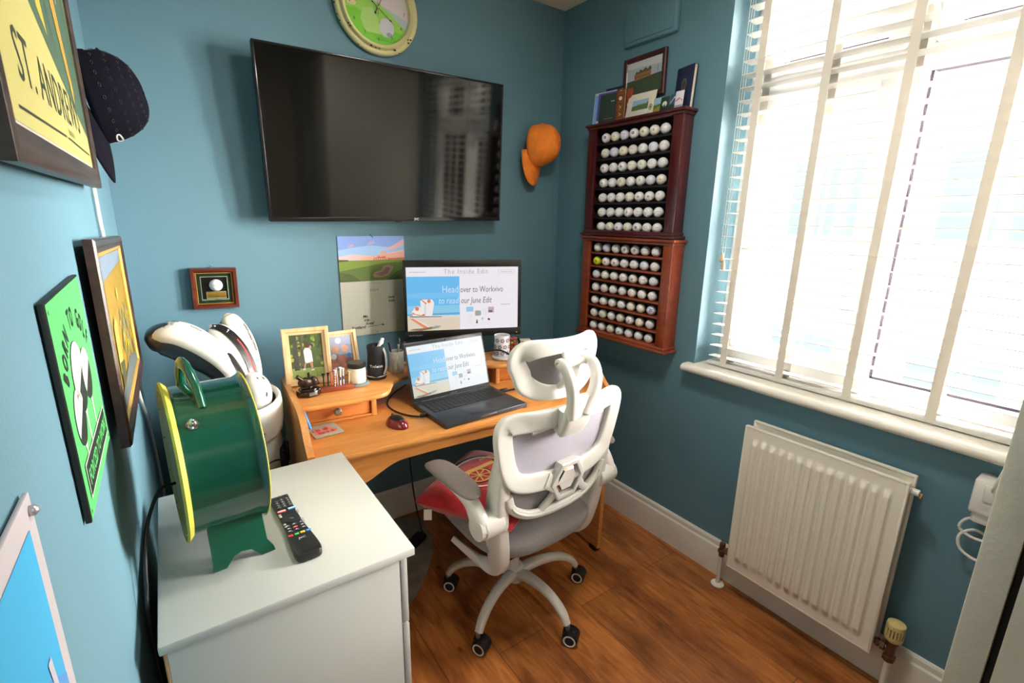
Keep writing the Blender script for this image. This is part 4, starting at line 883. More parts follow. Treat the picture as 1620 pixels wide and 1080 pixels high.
# framed clubhouse picture hung on the wall, just above the rack
fc = thing('framed_picture', 'small framed picture of a brown clubhouse on green, above the upper rack', 'picture', (W, -.54, 1.95))
T = Matrix.Translation((W-.003, -.430, 1.945)) @ Matrix.Rotation(-PI/2, 4, 'Z') @ Matrix.Rotation(math.radians(-1.0), 4, 'Y')
w_, h_ = .222, .172
m = M(T); frame_bars(m, 0, 0, w_, h_, .020, 0, -.016, wood_mat('maroon_frame_wood', (46, 18, 22), (84, 34, 38), .35, 'z', 10)); m.build('frame', fc)
m = M(); Q = T.to_3x3(); O = T @ Vector((0, -.009, 0)); U_, V_ = Q @ X, Q @ Z
m.poly(rect(.018, .018, w_-.018, h_-.018), flat((168, 176, 184)), O, U_, V_); m.poly([(.018, .13), (.2, .12), (.2, .15), (.018, .15)], flat((196, 198, 196)), O, U_, V_, .0002)
m.poly([(.018, .018), (w_-.018, .018), (w_-.018, .088), (.018, .080)], flat((62, 76, 54)), O, U_, V_, .0004); m.poly([(.06, .078), (.06, .100), (.066, .108), (.075, .104), (.085, .112), (.10, .108), (.115, .116), (.125, .108), (.14, .118), (.148, .108), (.148, .084)], flat((150, 104, 66)), O, U_, V_, .0006)
m.poly([(.063, .104), (.07, .114), (.08, .108), (.09, .118), (.105, .112), (.118, .121), (.13, .112), (.142, .122), (.15, .113), (.148, .106), (.062, .102)], flat((84, 84, 72)), O, U_, V_, .0008)
for k in range(8): m.poly(rect(.065+k*.010, .088, .069+k*.010, .094), flat((96, 70, 50)), O, U_, V_, .0010)
m.poly(rect(.182, .09, .184, .118), flat((70, 80, 80)), O, U_, V_, .0008)
m.build('picture_print', fc)

# ================================================================ desk (yawed a few degrees off the wall)
DK = Matrix.Translation((.392, -.706, 0)) @ Matrix.Rotation(math.radians(-3.2), 4, 'Z')
dk = thing('hutch_desk', 'honey pine writing desk with curved upper shelf and small drawers', 'desk', DK.translation)
DW_, DD, DH = 1.16, .50, .765
def sidepoly(m, x0, x1):
    # outline in (y, z): floor to curved top
    curve = cr_spline([(0, .772), (.02, .782), (.045, .800), (.068, .824), (.09, .846), (.12, .861), (.17, .868), (.24, .869)], 4)
    poly = [(.01, .02), (DD, .02), (DD, .869)]+list(reversed(curve))
    arr = [(y, z) for y, z in poly]; n = len(arr)
    vs = [(x, y, z) for x in (x0, x1) for y, z in arr]
    m.add(vs, [tuple(reversed(range(n))), tuple(range(n, 2*n))]+[(i, (i+1) % n, n+(i+1) % n, n+i) for i in range(n)], PINEZ)
m = M(DK); sidepoly(m, -.016, .004); m.build('side_panel', dk); m = M(DK); sidepoly(m, DW_-.02, DW_); m.build('side_panel', dk)
m = M(DK); m.rbox((.004, -.012, DH-.028), (DW_-.02, DD, DH), PINE, .005); m.rbox((-.016, -.018, DH-.022), (DW_, .0, DH-.004), PINE, .006); m.build('desktop', dk)
m = M(DK)   # shaped apron: deep at both ends, shallow in the middle
bot = cr_spline([(.004, .632), (.09, .637), (.15, .648), (.19, .668), (.235, .688), (.30, .696), (.58, .700), (.86, .696), (.925, .688), (.97, .668), (1.01, .648), (1.06, .637), (1.14, .632)], 4)
poly = [(x, z) for x, z in bot]+[(1.14, DH-.028), (.004, DH-.028)]; n = len(poly)
m.add([(x, y, z) for y in (.004, .022) for x, z in poly], [tuple(range(n)), tuple(range(2*n-1, n-1, -1))]+[(i, n+i, n+(i+1) % n, (i+1) % n) for i in range(n)], PINE); m.build('apron', dk)
m = M(DK); m.rbox((.02, DD-.02, .45), (DW_-.02, DD-.004, .74), PINEZ, .002); m.build('modesty_rail', dk)
# upper shelf with a scooped front
front = cr_spline([(.003, .190), (.05, .186), (.18, .186), (.25, .190), (.285, .204), (.308, .235), (.325, .272), (.355, .315), (.41, .342), (.5, .350), (.62, .350), (.69, .345), (.73, .330), (.755, .308), (.785, .294), (.85, .288), (1.0, .285), (1.142, .282)], 5)
poly = [(x, y) for x, y in front]+[(1.142, DD-.002), (.003, DD-.002)]
m = M(DK); m.prism(poly, .838, .855, PINE, bev=.006); m.build('upper_shelf', dk)
def drawer_unit(x0, x1, y, knob_x, name):
    L_ = name == 'l'
    m = M(DK); m.rbox((x1-.018 if L_ else x0, y, DH), (x1 if L_ else x0+.018, DD-.01, .838), PINE, .002); m.rbox((x0, y+.002, DH), (x1, DD-.01, DH+.008), PINE, .002); m.rbox((x0, y+.002, .832), (x1, y+.03, .838), PINE, .002); m.rbox((x0, DD-.016, DH), (x1, DD-.01, .838), PINEZ, .001); m.build('drawer_case', dk)
    a, b = (x0+.003, x1-.021) if L_ else (x0+.021, x1-.003)
    m = M(DK); m.rbox((a, y+.007, DH+.010), (b, y+.022, .829), PINED, .003); m.rbox((a+.004, y+.022, DH+.013), (b-.004, DD-.03, .82), PINEZ, .002); d = m.build('drawer', dk)
    KT = DK @ Matrix.Translation((knob_x, y+.007, DH+.040)) @ Matrix.Rotation(PI/2, 4, 'X')
    m = M(KT); m.lathe([(.007, 0), (.0055, .006), (.007, .010), (.0135, .014), (.014, .018), (.011, .022), (.004, .024), (0, .0242)], mat('pewter', (150, 140, 124), .4, .7, noise_amt=.2, nscale=90), n=18)
    for q in range(7): m.sphere((.009*math.cos(q*.9), .009*math.sin(q*.9), .022), .003, MATS['pewter'], n=8)
    m.build('knob', d)
drawer_unit(.004, .255, .236, .122, 'l'); drawer_unit(.785, 1.14, .312, .96, 'r')
for lx in (-.006, 1.15):
    for ly in (.04, .46):
        m = M(DK); m.rbox((lx-.013, ly-.02, 0), (lx+.013, ly+.02, .022), BLACKM, .003); m.build('foot', dk)

# ---------------------------------------------------------------- monitor
SKY = (104, 186, 238)
def page(m, O, U, V, w, h, s, cool=0):
    """newsletter page shown on both screens"""
    def g(c): return glow(tuple(max(0, min(255, v+(-14 if i == 0 else -2)*cool)) for i, v in enumerate(c)), s)
    U = Vector(U).normalized(); V = Vector(V).normalized()
    m.poly(rect(0, 0, w, h), g((236, 232, 238)), O, U, V)
    hx = .462*w; top = h*.855; P = lambda *q: [(a*w, b*h) for a, b in q]
    m.poly([(0, 0), (hx, 0), (hx, top), (0, top)], g(SKY), O, U, V, .0002)
    m.poly(P((0, .52), (.462, .52), (.462, .6), (0, .6)), g((118, 194, 238)), O, U, V, .0003)
    m.poly(P((0, .27), (.462, .27), (.462, .40), (0, .40)), g((138, 200, 234)), O, U, V, .0003); m.poly(P((0, .235), (.462, .255), (.462, .28), (0, .27)), g((96, 170, 214)), O, U, V, .0004)
    m.poly(P((0, 0), (.462, 0), (.462, .24), (0, .245)), g((222, 206, 188)), O, U, V, .0005); m.poly(P((.02, .235), (.24, .238), (.462, .24), (.462, .20), (.1, .20)), g((216, 214, 212)), O, U, V, .0006)
    # deck chair with two sitters, seen from behind
    WT = g((238, 232, 228)); OR_ = g((226, 140, 104)); SK = g((220, 130, 90)); DKB = g((70, 60, 66))
    m.poly(P((.05, .235), (.035, .29), (.06, .36), (.09, .40), (.13, .36), (.14, .26), (.13, .235)), WT, O, U, V, .0007)
    m.poly(P((.12, .235), (.115, .48), (.13, .50), (.22, .495), (.235, .44), (.215, .235)), WT, O, U, V, .0008)
    m.poly(P((.145, .25), (.15, .46), (.165, .46), (.165, .25)), g((216, 214, 220)), O, U, V, .0009)
    m.poly([(.085*w+.018*w*math.cos(a), .355*h+.035*h*math.sin(a)) for a in [i*PI/5 for i in range(10)]], SK, O, U, V, .0010); m.poly([(.19*w+.016*w*math.cos(a), .47*h+.03*h*math.sin(a)) for a in [i*PI/5 for i in range(10)]], SK, O, U, V, .0010)
    m.poly(P((.115, .50), (.12, .51), (.17, .44), (.165, .42)), SK, O, U, V, .0010); m.poly(P((.04, .29), (.05, .30), (.07, .27), (.13, .25), (.12, .235), (.04, .27)), OR_, O, U, V, .0011); m.poly(P((.12, .24), (.14, .275), (.155, .24)), g((220, 90, 60)), O, U, V, .0012)
    m.poly(P((.02, .238), (.30, .222), (.30, .213), (.06, .222), (.02, .228)), DKB, O, U, V, .0012)
    m.poly(P((.02, .20), (.05, .20), (.18, .05), (.15, .03)), OR_, O, U, V, .0010); m.poly(P((.05, .20), (.06, .20), (.19, .06), (.185, .045)), WT, O, U, V, .0011)
    m.poly(P((.0, .015), (.11, .0), (.2, .02), (.27, .04), (.28, .055), (.2, .06), (.13, .04), (.05, .035)), g((140, 110, 70)), O, U, V, .0012); m.poly(P((.2, .03), (.26, .04), (.30, .07), (.24, .075)), g((150, 160, 160)), O, U, V, .0013)
    T1 = g((96, 96, 104)); T2 = g((168, 168, 172)); T3 = g((210, 226, 240))
    m.text('The Inside Edit', h*.108, T2, O+U*(w*.522)+V*(h*.895), U, V, .0006, 'CENTER', squash=.93, space=1.15)
    m.poly(rect(.02*w, .868*h, .98*w, .870*h), g((206, 202, 208)), O, U, V, .0006); m.poly(P((.815, .895), (.965, .895), (.965, .955), (.815, .955)), g((190, 186, 190)), O, U, V, .0006); m.poly(P((.818, .900), (.962, .900), (.962, .950), (.818, .950)), g((238, 234, 238)), O, U, V, .0007); m.dashes(w*.11, h*.018, T2, O+U*(w*.835)+V*(h*.914), U, V, .0009, 16); m.dashes(w*.14, h*.016, T2, O+U*(w*.03)+V*(h*.918), U, V, .0009, 15)
    m.text('Head', h*.155, T3, O+U*(hx-.008*w)+V*(h*.60), U, V, .0014, 'RIGHT', squash=.80); m.text('over to Workvivo', h*.140, T1, O+U*(hx+.004*w)+V*(h*.60), U, V, .0014, squash=.68)
    m.text('to read', h*.150, T3, O+U*(hx-.012*w)+V*(h*.425), U, V, .0014, 'RIGHT', squash=.72, shear=.22); m.text('our June Edit', h*.140, T1, O+U*(hx+.008*w)+V*(h*.425), U, V, .0014, squash=.68, shear=.22)
    for (a, b, c, d), col in (((.52, .285, .585, .365), (150, 200, 232)), ((.60, .215, .65, .30), (176, 160, 140)), ((.63, .23, .655, .28), (120, 176, 206)), ((.72, .26, .775, .355), (196, 170, 180)), ((.725, .265, .76, .30), (120, 90, 130))): m.poly(P((a, b), (c, b), (c, d), (a, d)), g(col), O, U, V, .0010+.0001*(a+b))
    for cx, cy, col in ((.617, .135, (170, 130, 80)), (.668, .165, (160, 180, 200)), (.724, .155, (150, 60, 50)), (.617, .105, (60, 50, 50)), (.73, .150, (50, 46, 60))): m.poly([(cx*w+.009*w*math.cos(t), cy*h+.016*h*math.sin(t)) for t in [i*PI/5 for i in range(10)]], g(col), O, U, V, .0010+.0001*cy)
    for k in range(6): m.poly(P((.53, .10+k*.028), (.575, .10+k*.028), (.575, .106+k*.028), (.53, .106+k*.028)), g((214, 210, 216)), O, U, V, .0008); m.poly(P((.67, .22+k*.02), (.71, .22+k*.02), (.71, .225+k*.02), (.67, .225+k*.02)), g((214, 210, 216)), O, U, V, .0008)
    m.dashes(w*.09, h*.018, T2, O+U*(w*.84)+V*(h*.385), U, V, .0010, 9)
mo = thing('monitor', 'black desktop monitor showing a newsletter, standing on the desk shelf', 'monitor', (1.17, -.22, .921))
mx0, mx1, my0, my1 = .928, 1.418, -.118, -.300
ya = math.atan2(my1-my0, mx1-mx0); mw = math.hypot(mx1-mx0, my1-my0)
MT = Matrix.Translation((mx0, my0, .928)) @ Matrix.Rotation(ya, 4, 'Z') @ Matrix.Rotation(math.radians(-2), 4, 'X'); mh = .340
m = M(MT); m.rbox((0, 0, 0), (mw, .022, mh), BLACK, .004); m.rbox((.05, .02, .05), (mw-.05, .05, mh-.05), BLACK, .015)
bz = mat('monitor_bezel', (20, 20, 22), .35)
for p, q in (((0, -.003, 0), (mw, .003, .034)), ((0, -.003, mh-.030), (mw, .003, mh)), ((0, -.003, .03), (.013, .003, mh-.028)), ((mw-.015, -.003, .03), (mw, .003, mh-.028))): m.rbox(p, q, bz, .0015)
m.box((mw-.022, -.004, .010), (mw-.017, -.002, .014), glow((150, 220, 60), 1.2*SCRN)); m.dashes(.06, .006, flat((120, 120, 124)), Vector((.018, -.0032, .012)), X, Z, .0004, 9)
m.build('casing', mo)
m = M(); Q = MT.to_3x3(); page(m, MT @ Vector((.013, -.0006, .034)), Q @ X, Q @ Z, mw-.028, mh-.064, .98*SCRN); m.build('screen', mo)
MB = Matrix.Translation((mx0, my0, .8555)) @ Matrix.Rotation(ya, 4, 'Z')
m = M(MB); m.sweep([(mw/2, -.05, .006), (mw/2, -.03, .03), (mw/2, .02, .07), (mw/2, .035, .12), (mw/2, .035, .20)], (.035, .010), BLACK, up=(0, 1, 0), e=4); m.build('stand_neck', mo)
m = M(MB); m.prism([(mw/2-.03+.10*math.cos(a), -.065+.05*math.sin(a)) for a in [i*PI/14 for i in range(28)]], 0, .009, BLACK, bev=.003); m.build('stand_base', mo)

# ---------------------------------------------------------------- laptop
lp = thing('laptop', 'open dark grey laptop showing the same newsletter on the desk', 'laptop', (.97, -.6, .766))
LT = Matrix.Translation((.802, -.734, .766)) @ Matrix.Rotation(math.radians(2.6), 4, 'Z'); lw, ld = .346, .240
GR = mat('dark_grey_aluminium', (70, 72, 78), .38, .5); KEY = mat('key_black', (18, 18, 20), .5)
m = M(LT); m.rbox((0, 0, .001), (lw, ld, .0175), GR, .003); m.rbox((.115, .02, .0172), (.232, .095, .0179), mat('touchpad', (62, 64, 70), .3, .4), .0003); m.rbox((lw/2-.035, -.0006, .010), (lw/2+.035, .003, .0165), mat('polished_edge', (170, 172, 178), .25, .9), .0008); m.rbox((.02, .112, .0170), (lw-.02, .212, .0177), BLACKM, .0003); m.build('base', lp)
m = M(LT)
for r in range(6):
    for c in range(15):
        if r == 0 and 4 <= c <= 8: continue
        x = .024+c*.0200; y = .116+r*.0160; m.rbox((x, y, .0175), (x+.0178, y+.0138, .0192), KEY, .0006, seg=1)
m.rbox((.024+4*.02, .116, .0175), (.024+9*.02-.0022, .1298, .0192), KEY, .0006, seg=1)
kb = m.build('keyboard', lp)
SCT = LT @ Matrix.Translation((0, ld-.004, .016)) @ Matrix.Rotation(math.radians(-17), 4, 'X'); sh_ = .222
m = M(SCT); m.rbox((0, 0, 0), (lw, .006, sh_), GR, .003); m.rbox((.003, -.0012, .004), (lw-.003, .001, sh_-.003), mat('laptop_bezel', (30, 32, 36), .3), .001); m.cyl((lw/2-.002, -.0016, sh_-.008), (lw/2-.002, -.0008, sh_-.008), .003, BLACKG); m.dashes(.03, .004, flat((130, 130, 134)), Vector((lw/2-.015, -.0014, .006)), X, Z, .0004, 7); m.build('lid', lp)
m = M(); Q = SCT.to_3x3(); page(m, SCT @ Vector((.007, -.0014, .017)), Q @ X, Q @ Z, lw-.014, sh_-.031, .90*SCRN, 1); m.build('screen', lp)
m = M(LT); m.cyl((.03, ld-.004, .0165), (lw-.03, ld-.004, .0165), .005, BLACK); m.build('hinge', lp)
m = M(); m.tube([(.801, -.60, .775), (.770, -.597, .772), (.735, -.545, .7695), (.716, -.47, .7695), (.73, -.40, .7695), (.78, -.33, .77), (.86, -.27, .775)], .0032, BLACK, smooth=8); m.rbox((.800-.028, -.606, .769), (.804, -.594, .781), BLACK, .003); m.build('laptop_cable', label='black cable looping from the left side of the laptop', category='cable')
m = M(); m.tube([(1.148, -.540, .775), (1.185, -.545, .773), (1.225, -.560, .785), (1.262, -.54, .83), (1.25, -.50, .88), (1.215, -.44, .91), (1.185, -.37, .895), (1.170, -.325, .87), (1.150, -.30, .8595)], .0040, BLACK, smooth=8); m.rbox((1.146, -.548, .768), (1.180, -.533, .782), BLACK, .004); m.sphere((1.262, -.535, .84), .009, BLACK, 1, 1, 1.6, n=10); m.build('monitor_cable', label='black cable arching from the right side of the laptop over the shelf', category='cable')
# ---------------------------------------------------------------- mouse
ms = thing('computer_mouse', 'small dark red and black computer mouse on the desk', 'mouse', (.680, -.612, .766))
MS = Matrix.Translation((.682, -.612, .7662)) @ Matrix.Rotation(.25, 4, 'Z')
def mshell(sx, sy, h, zoff=0, a0=0, a1=1):
    return lambda s, t: MS @ Vector((sx*math.cos(2*PI*s)*math.cos(t*PI/2)**.7*(1-.12*math.sin(2*PI*s)**2), sy*math.sin(2*PI*s)*math.cos(t*PI/2)**.7, zoff+h*math.sin(t*PI/2)))
RED = mat('dark_red_gloss', (110, 14, 26), .2, coat=.6)
m = M(); m.grid(mshell(.031, .050, .030), 36, 10, RED, closeu=True); m.build('body', ms, 60)
m = M(); m.grid(mshell(.021, .034, .012, .0205), 30, 8, BLACK, closeu=True); m.build('top_cover', ms, 60)
m = M(MS); m.cyl((-.003, .022, .0305), (.003, .022, .0305), .006, mat('wheel_grey', (60, 60, 64), .5), n=14); m.build('scroll_wheel', ms)
# ---------------------------------------------------------------- printed mat on the desk
tm = thing('printed_coaster', 'grey rectangular coaster with red lettering lying by the left drawer', 'coaster', (.468, -.53, .766))
TT = Matrix.Translation((.4685, -.528, .766)) @ Matrix.Rotation(math.radians(5), 4, 'Z')
m = M(); m.rbox((-.045, -.048, .0004), (.045, .048, .0060), mat('grey_coaster', (150, 146, 130), .8), .002, TT)
Q = TT.to_3x3(); O = TT @ Vector((-.045, -.048, .0062)); RDP = flat((186, 50, 54)); RDQ = flat((206, 110, 104))
for rw in range(2):
    rr = random.Random(4+rw); x = .006+rw*.004
    while x < .070: k = rr.uniform(.0035, .008); m.poly(rect(x, .014+(1-rw)*.026, x+k, .014+(1-rw)*.026+rr.uniform(.014, .021)), rr.choice((RDP, RDP, RDQ)), O, Q @ X, Q @ Y, .0005); x += k+rr.uniform(.0005, .0018)
m.poly(rect(.074, .03, .082, .036), flat((70, 110, 180)), O, Q @ X, Q @ Y, .0004); m.build('coaster_body', tm)
# blue pen leaning in the corner by the drawer
pn = thing('blue_pen', 'short bright blue marker leaning against the left desk side', 'pen', (.43, -.52, .766))
m = M(); m.cyl((.432, -.500, .769), (.4165, -.482, .832), .0050, mat('bright_blue_plastic', (50, 130, 220), .4), r2=.009); m.build('barrel', pn); m = M(); m.cyl((.4330, -.5015, .7665), (.432, -.500, .770), .0022, flat((214, 220, 230)), r2=.0048); m.build('tip', pn)
# ================================================================ things on the desk shelf (z=.855)
ZS = .8555
def photo_frame(name, label, cx, cy, w, h, bar, yaw, lean, draw):
    T = Matrix.Translation((cx, cy, ZS)) @ Matrix.Rotation(yaw, 4, 'Z') @ Matrix.Rotation(-lean, 4, 'X') @ Matrix.Translation((-w/2, .006, .001))
    t = thing(name, label, 'photo frame', (cx, cy, ZS))
    m = M(T); frame_bars(m, 0, 0, w, h, bar, .004, -.012, OAKFR, [(0, 0), (0, .85), (.1, 1), (.55, .9), (.62, .65), (1, .5), (1, 0)]); m.build('frame', t)
    m = M(T); m.box((.003, .006, .003), (w-.003, .0, h-.003), MATS['brown_backing_board']); m.build('backing', t)
    m = M(); Q = T.to_3x3(); draw(m, T @ Vector((bar-.002, -.001, bar-.002)), Q @ X, Q @ Z, w-2*bar+.004, h-2*bar+.004); m.build('photo', t)
    m = M(T); m.box((bar-.002, -.003, bar-.002), (w-bar+.002, -.0032, h-bar+.002), GLASSL); m.build('glass', t)
    m = M(T); m.add([(w*.38, .006, h*.72), (w*.62, .006, h*.72), (w*.62, .006+.055, .004), (w*.38, .006+.055, .004), (w*.38, .009, h*.72), (w*.62, .009, h*.72), (w*.62, .009+.055, .004), (w*.38, .009+.055, .004)], [(0, 1, 2, 3), (7, 6, 5, 4), (0, 4, 5, 1), (1, 5, 6, 2), (2, 6, 7, 3), (3, 7, 4, 0)], BLACKM); m.build('easel_back', t)
    return t
def golfer(m, O, U, V, w, h):
    P = lambda *q: [(a*w, b*h) for a, b in q]
    m.poly(rect(0, 0, w, h), flat((70, 92, 44)), O, U, V); m.poly(P((0, 0), (1, 0), (1, .22), (0, .25)), flat((150, 172, 96)), O, U, V, .0002)
    random.seed(21)
    for i in range(60):
        x, y = random.uniform(.02, .98), random.uniform(.3, .97); r = random.uniform(.03, .08); m.poly([(min(w, max(0, x*w+r*w*math.cos(a))), min(h, max(.24*h, y*h+r*w*math.sin(a)))) for a in [k*PI/3+i for k in range(6)]], flat(random.choice([(120, 150, 50), (166, 170, 70), (60, 78, 40), (50, 62, 46), (96, 110, 60)])), O, U, V, .0003+.000004*i)
    m.poly(P((.10, .2), (.12, 1), (.22, 1), (.26, .2)), flat((70, 70, 66)), O, U, V, .0007); m.poly(P((.3, .25), (.32, 1), (.38, 1), (.4, .25)), flat((84, 80, 70)), O, U, V, .0007)
    W_, SK, BR = flat((226, 228, 234)), flat((196, 140, 116)), flat((90, 50, 44))
    m.poly(P((.42, .34), (.40, .62), (.46, .68), (.58, .68), (.64, .60), (.66, .36)), W_, O, U, V, .0009); m.poly(P((.46, .35), (.40, .2), (.36, .22), (.42, .38)), SK, O, U, V, .0010); m.poly(P((.56, .36), (.60, .18), (.66, .18), (.64, .38)), SK, O, U, V, .0010)
    m.poly([(.52*w+.07*w*math.cos(a), .74*h+.06*h*math.sin(a)) for a in [k*PI/6 for k in range(12)]], BR, O, U, V, .0011); m.poly(P((.56, .68), (.62, .74), (.66, .70), (.62, .62)), SK, O, U, V, .0012); m.poly(P((.60, .72), (.42, .86), (.43, .875), (.62, .735)), flat((60, 60, 70)), O, U, V, .0013)
    m.poly(P((.33, .19), (.42, .20), (.41, .23), (.34, .23)), W_, O, U, V, .0011); m.poly(P((.58, .17), (.68, .17), (.67, .20), (.59, .20)), W_, O, U, V, .0011)
photo_frame('photo_frame', 'pale oak photo frame showing a golfer in white mid swing', .484, -.305, .156, .205, .024, math.radians(-7), math.radians(11), golfer)
def kids(m, O, U, V, w, h):
    P = lambda *q: [(a*w, b*h) for a, b in q]
    m.poly(rect(0, 0, w, h), flat((120, 130, 146)), O, U, V); m.poly(P((0, .5), (1, .45), (1, 1), (0, 1)), flat((150, 160, 186)), O, U, V, .0002)
    for (x, y, r), c in (((.15, .2, .2), (196, 130, 110)), ((.5, .3, .22), (170, 100, 84)), ((.3, .62, .16), (206, 150, 126)), ((.68, .62, .15), (214, 160, 136)), ((.45, .86, .12), (220, 220, 226)), ((.8, .25, .16), (120, 90, 96)), ((.82, .42, .09), (60, 110, 190)), ((.2, .42, .12), (226, 226, 230)), ((.6, .1, .16), (196, 124, 100))): m.poly([(min(w, max(0, x*w+r*w*math.cos(a))), min(h, max(0, y*h+r*w*math.sin(a)))) for a in [k*PI/5 for k in range(10)]], flat(c), O, U, V, .0003+.0001*x+.0002*y)
photo_frame('photo_frame', 'pale oak photo frame with a blurred family photo, half behind the first frame', .618, -.262, .130, .170, .020, math.radians(4), math.radians(12), kids)
# bronze trophy
tr = thing('bronze_trophy', 'small dark bronze golf trophy on a black polygonal base', 'trophy', (.455, -.405, ZS))
BRZ = mat('dark_bronze', (62, 48, 38), .35, .7, noise_amt=.25, nscale=70)
m = M(TR((.457, -.408, ZS), rz=.15)); m.prism([(.040*math.cos(a), .034*math.sin(a)) for a in [PI/8+i*PI/4 for i in range(8)]], 0, .020, mat('black_lacquer', (24, 16, 14), .2, coat=.5), bev=.002); m.prism([(.034*math.cos(a), .028*math.sin(a)) for a in [PI/8+i*PI/4 for i in range(8)]], .020, .026, MATS['black_lacquer'], bev=.001); m.rbox((-.012, -.034, .006), (.014, -.0305, .017), STEEL, .0005); m.build('base', tr)
m = M(TR((.457, -.408, ZS+.026), rz=.15)); m.sphere((-.010, .0, .020), .018, BRZ, 1.4, .8, 1.0, n=16); m.sphere((.018, .002, .018), .016, BRZ, 1.0, .8, 1.1, n=16); m.sweep(cr_spline([(-.035, 0, .045), (-.02, 0, .030), (0, 0, .014), (.02, 0, .010), (.034, 0, .012)], 5), (.007, .009), BRZ, up=(0, 1, 0)); m.sweep([(.004, 0, .0), (.004, 0, .052)], [(.006, .004), (.0045, .003)], BRZ, up=(0, 1, 0)); m.build('figure', tr)
# tees in a wooden block
tb = thing('tee_holder', 'narrow red-brown wooden block that holds a row of golf tees', 'tee holder', (.545, -.405, ZS))
BT_ = TR((.548, -.406, ZS), rz=math.radians(-6))
m = M(BT_); m.rbox((-.055, -.018, 0), (.055, .018, .016), wood_mat('red_brown_block', (120, 50, 30), (150, 74, 44), .4, 'x'), .002); m.build('block', tb)
teedata = [(-.040, .004, (20, 22, 24), 'black tee, first from left in the wooden block', 0), (-.026, .004, (24, 26, 30), 'black tee, second from left in the wooden block', .03), (-.013, .006, (214, 120, 80), 'orange-striped tee standing third in the wooden block', -.04), (-.005, -.006, (224, 224, 230), 'white tee with orange stripes, fourth in the wooden block', .05), (.006, .006, (200, 206, 220), 'tall pale blue-white tee near the middle of the block', -.03), (.014, -.004, (236, 234, 236), 'tall white tee right of the middle of the block', .04), (.026, .004, (222, 222, 226), 'white and blue tee, second from right in the block', .0), (.043, .000, (206, 176, 120), 'natural wood tee at the right end of the block', .05)]
for i, (tx, ty, c, lb, ln_) in enumerate(teedata):
    T = BT_ @ Matrix.Translation((tx, ty, .0162)) @ Matrix.Rotation(ln_, 4, 'Y'); hh = (.046, .047, .050, .058, .060, .064, .058, .046)[i]
    m = M(T); m.lathe([(.0016, 0), (.0022, .004), (.0022, hh-.014), (.0032, hh-.006), (.0056, hh-.001), (.0056, hh), (.0040, hh-.002), (0, hh-.004)], flat(c, .35), n=12)
    if i in (2, 3): 
        for k in range(4): m.lathe([(.0025, .006+k*.009), (.0026, .008+k*.009), (.0025, .010+k*.009)], flat((220, 96, 40)), n=12, cap=False)
    if i in (5, 6): m.lathe([(.0026, .018), (.0027, .024), (.0026, .030)], flat((50, 70, 120)), n=12, cap=False)
    o = m.build('golf_tee', loc=T.translation); o['label'] = lb; o['category'] = 'tee'; o['group'] = 'tees in the wooden block'
# candle jar on a glass coaster
gc = M(TR((.628, -.385, ZS))); gc.lathe([(0, .0), (.040, 0), (.043, .002), (.043, .006), (.040, .0075), (0, .0075)], mat('thick_glass', (190, 200, 200), .1, trans=.6, spec=.6), n=36); gc.build('glass_coaster', loc=(.628, -.385, ZS), label='round clear glass coaster under the candle jar', category='coaster')
cj = thing('candle_jar', 'squat cream candle jar with a black lid on a glass coaster', 'candle', (.628, -.385, ZS+.008))
m = M(TR((.628, -.385, ZS+.0076))); m.lathe([(0, 0), (.026, 0), (.030, .003), (.031, .01), (.031, .052), (.029, .056), (.0, .056)], mat('cream_candle_glass', (222, 218, 202), .2, coat=.6), n=36); m.build('jar', cj)
m = M(TR((.628, -.385, ZS+.0076))); m.lathe([(.0, .056), (.028, .056), (.032, .058), (.033, .062), (.033, .072), (.030, .075), (0, .075)], mat('black_wood_lid', (28, 30, 28), .3), n=36); m.build('lid', cj)
# mini golf bag
bg_ = thing('miniature_golf_bag', 'miniature black golf bag pen holder with white tassel and lettering', 'pen holder', (.712, -.352, ZS))
NB = mat('black_nylon', (20, 21, 26), .75, bump=.2, bscale=300); GT_ = TR((.712, -.352, ZS), rz=-.25)
m = M(GT_); m.lathe([(0, 0), (.034, 0), (.036, .004), (.036, .012), (.033, .016), (.033, .05), (.030, .095), (.032, .125), (.030, .128), (.026, .126), (.026, .11), (0, .11)], NB, n=36); m.lathe([(.0362, .012), (.0368, .014), (.0362, .016)], flat((200, 200, 206)), n=36, cap=False); m.build('bag_body', bg_)
m = M(GT_); m.sphere((-.002, -.026, .034), .022, NB, 1.1, .75, 1.25, n=20); m.build('pocket', bg_)
m = M(); tsz = .0135
for i, ch in enumerate('Titleist'):
    a = -PI/2-.62+i*.155; c, s_ = math.cos(a), math.sin(a); p = GT_ @ Vector((.0372*c*1.0, .0372*s_*1.18, .052)); nn = (GT_.to_3x3() @ Vector((c, s_, 0))); m.text(ch, tsz, flat((230, 230, 232)), p, Z.cross(nn), Z, .001, 'CENTER', thick=.0002)
m.build('lettering', bg_)
m = M(GT_); m.sweep(cr_spline([(.024, -.030, .02), (.034, -.026, .05), (.034, -.020, .09), (.026, -.014, .118)], 5), (.005, .0014), flat((206, 206, 212)), up=(.7, -.7, 0)); m.build('strap', bg_)
m = M(GT_); m.sweep(cr_spline([(.004, -.016, .110), (.012, -.022, .130), (.020, -.022, .142), (.026, -.018, .156)], 5), [(.006, .004)]*8+[(.008, .005)]*4+[(.006, .004)]*4, flat((226, 224, 222)), up=(0, 1, 0)); m.sphere((-.012, -.008, .126), .013, NB, 1, 1, .8, n=14); m.build('club_covers', bg_)
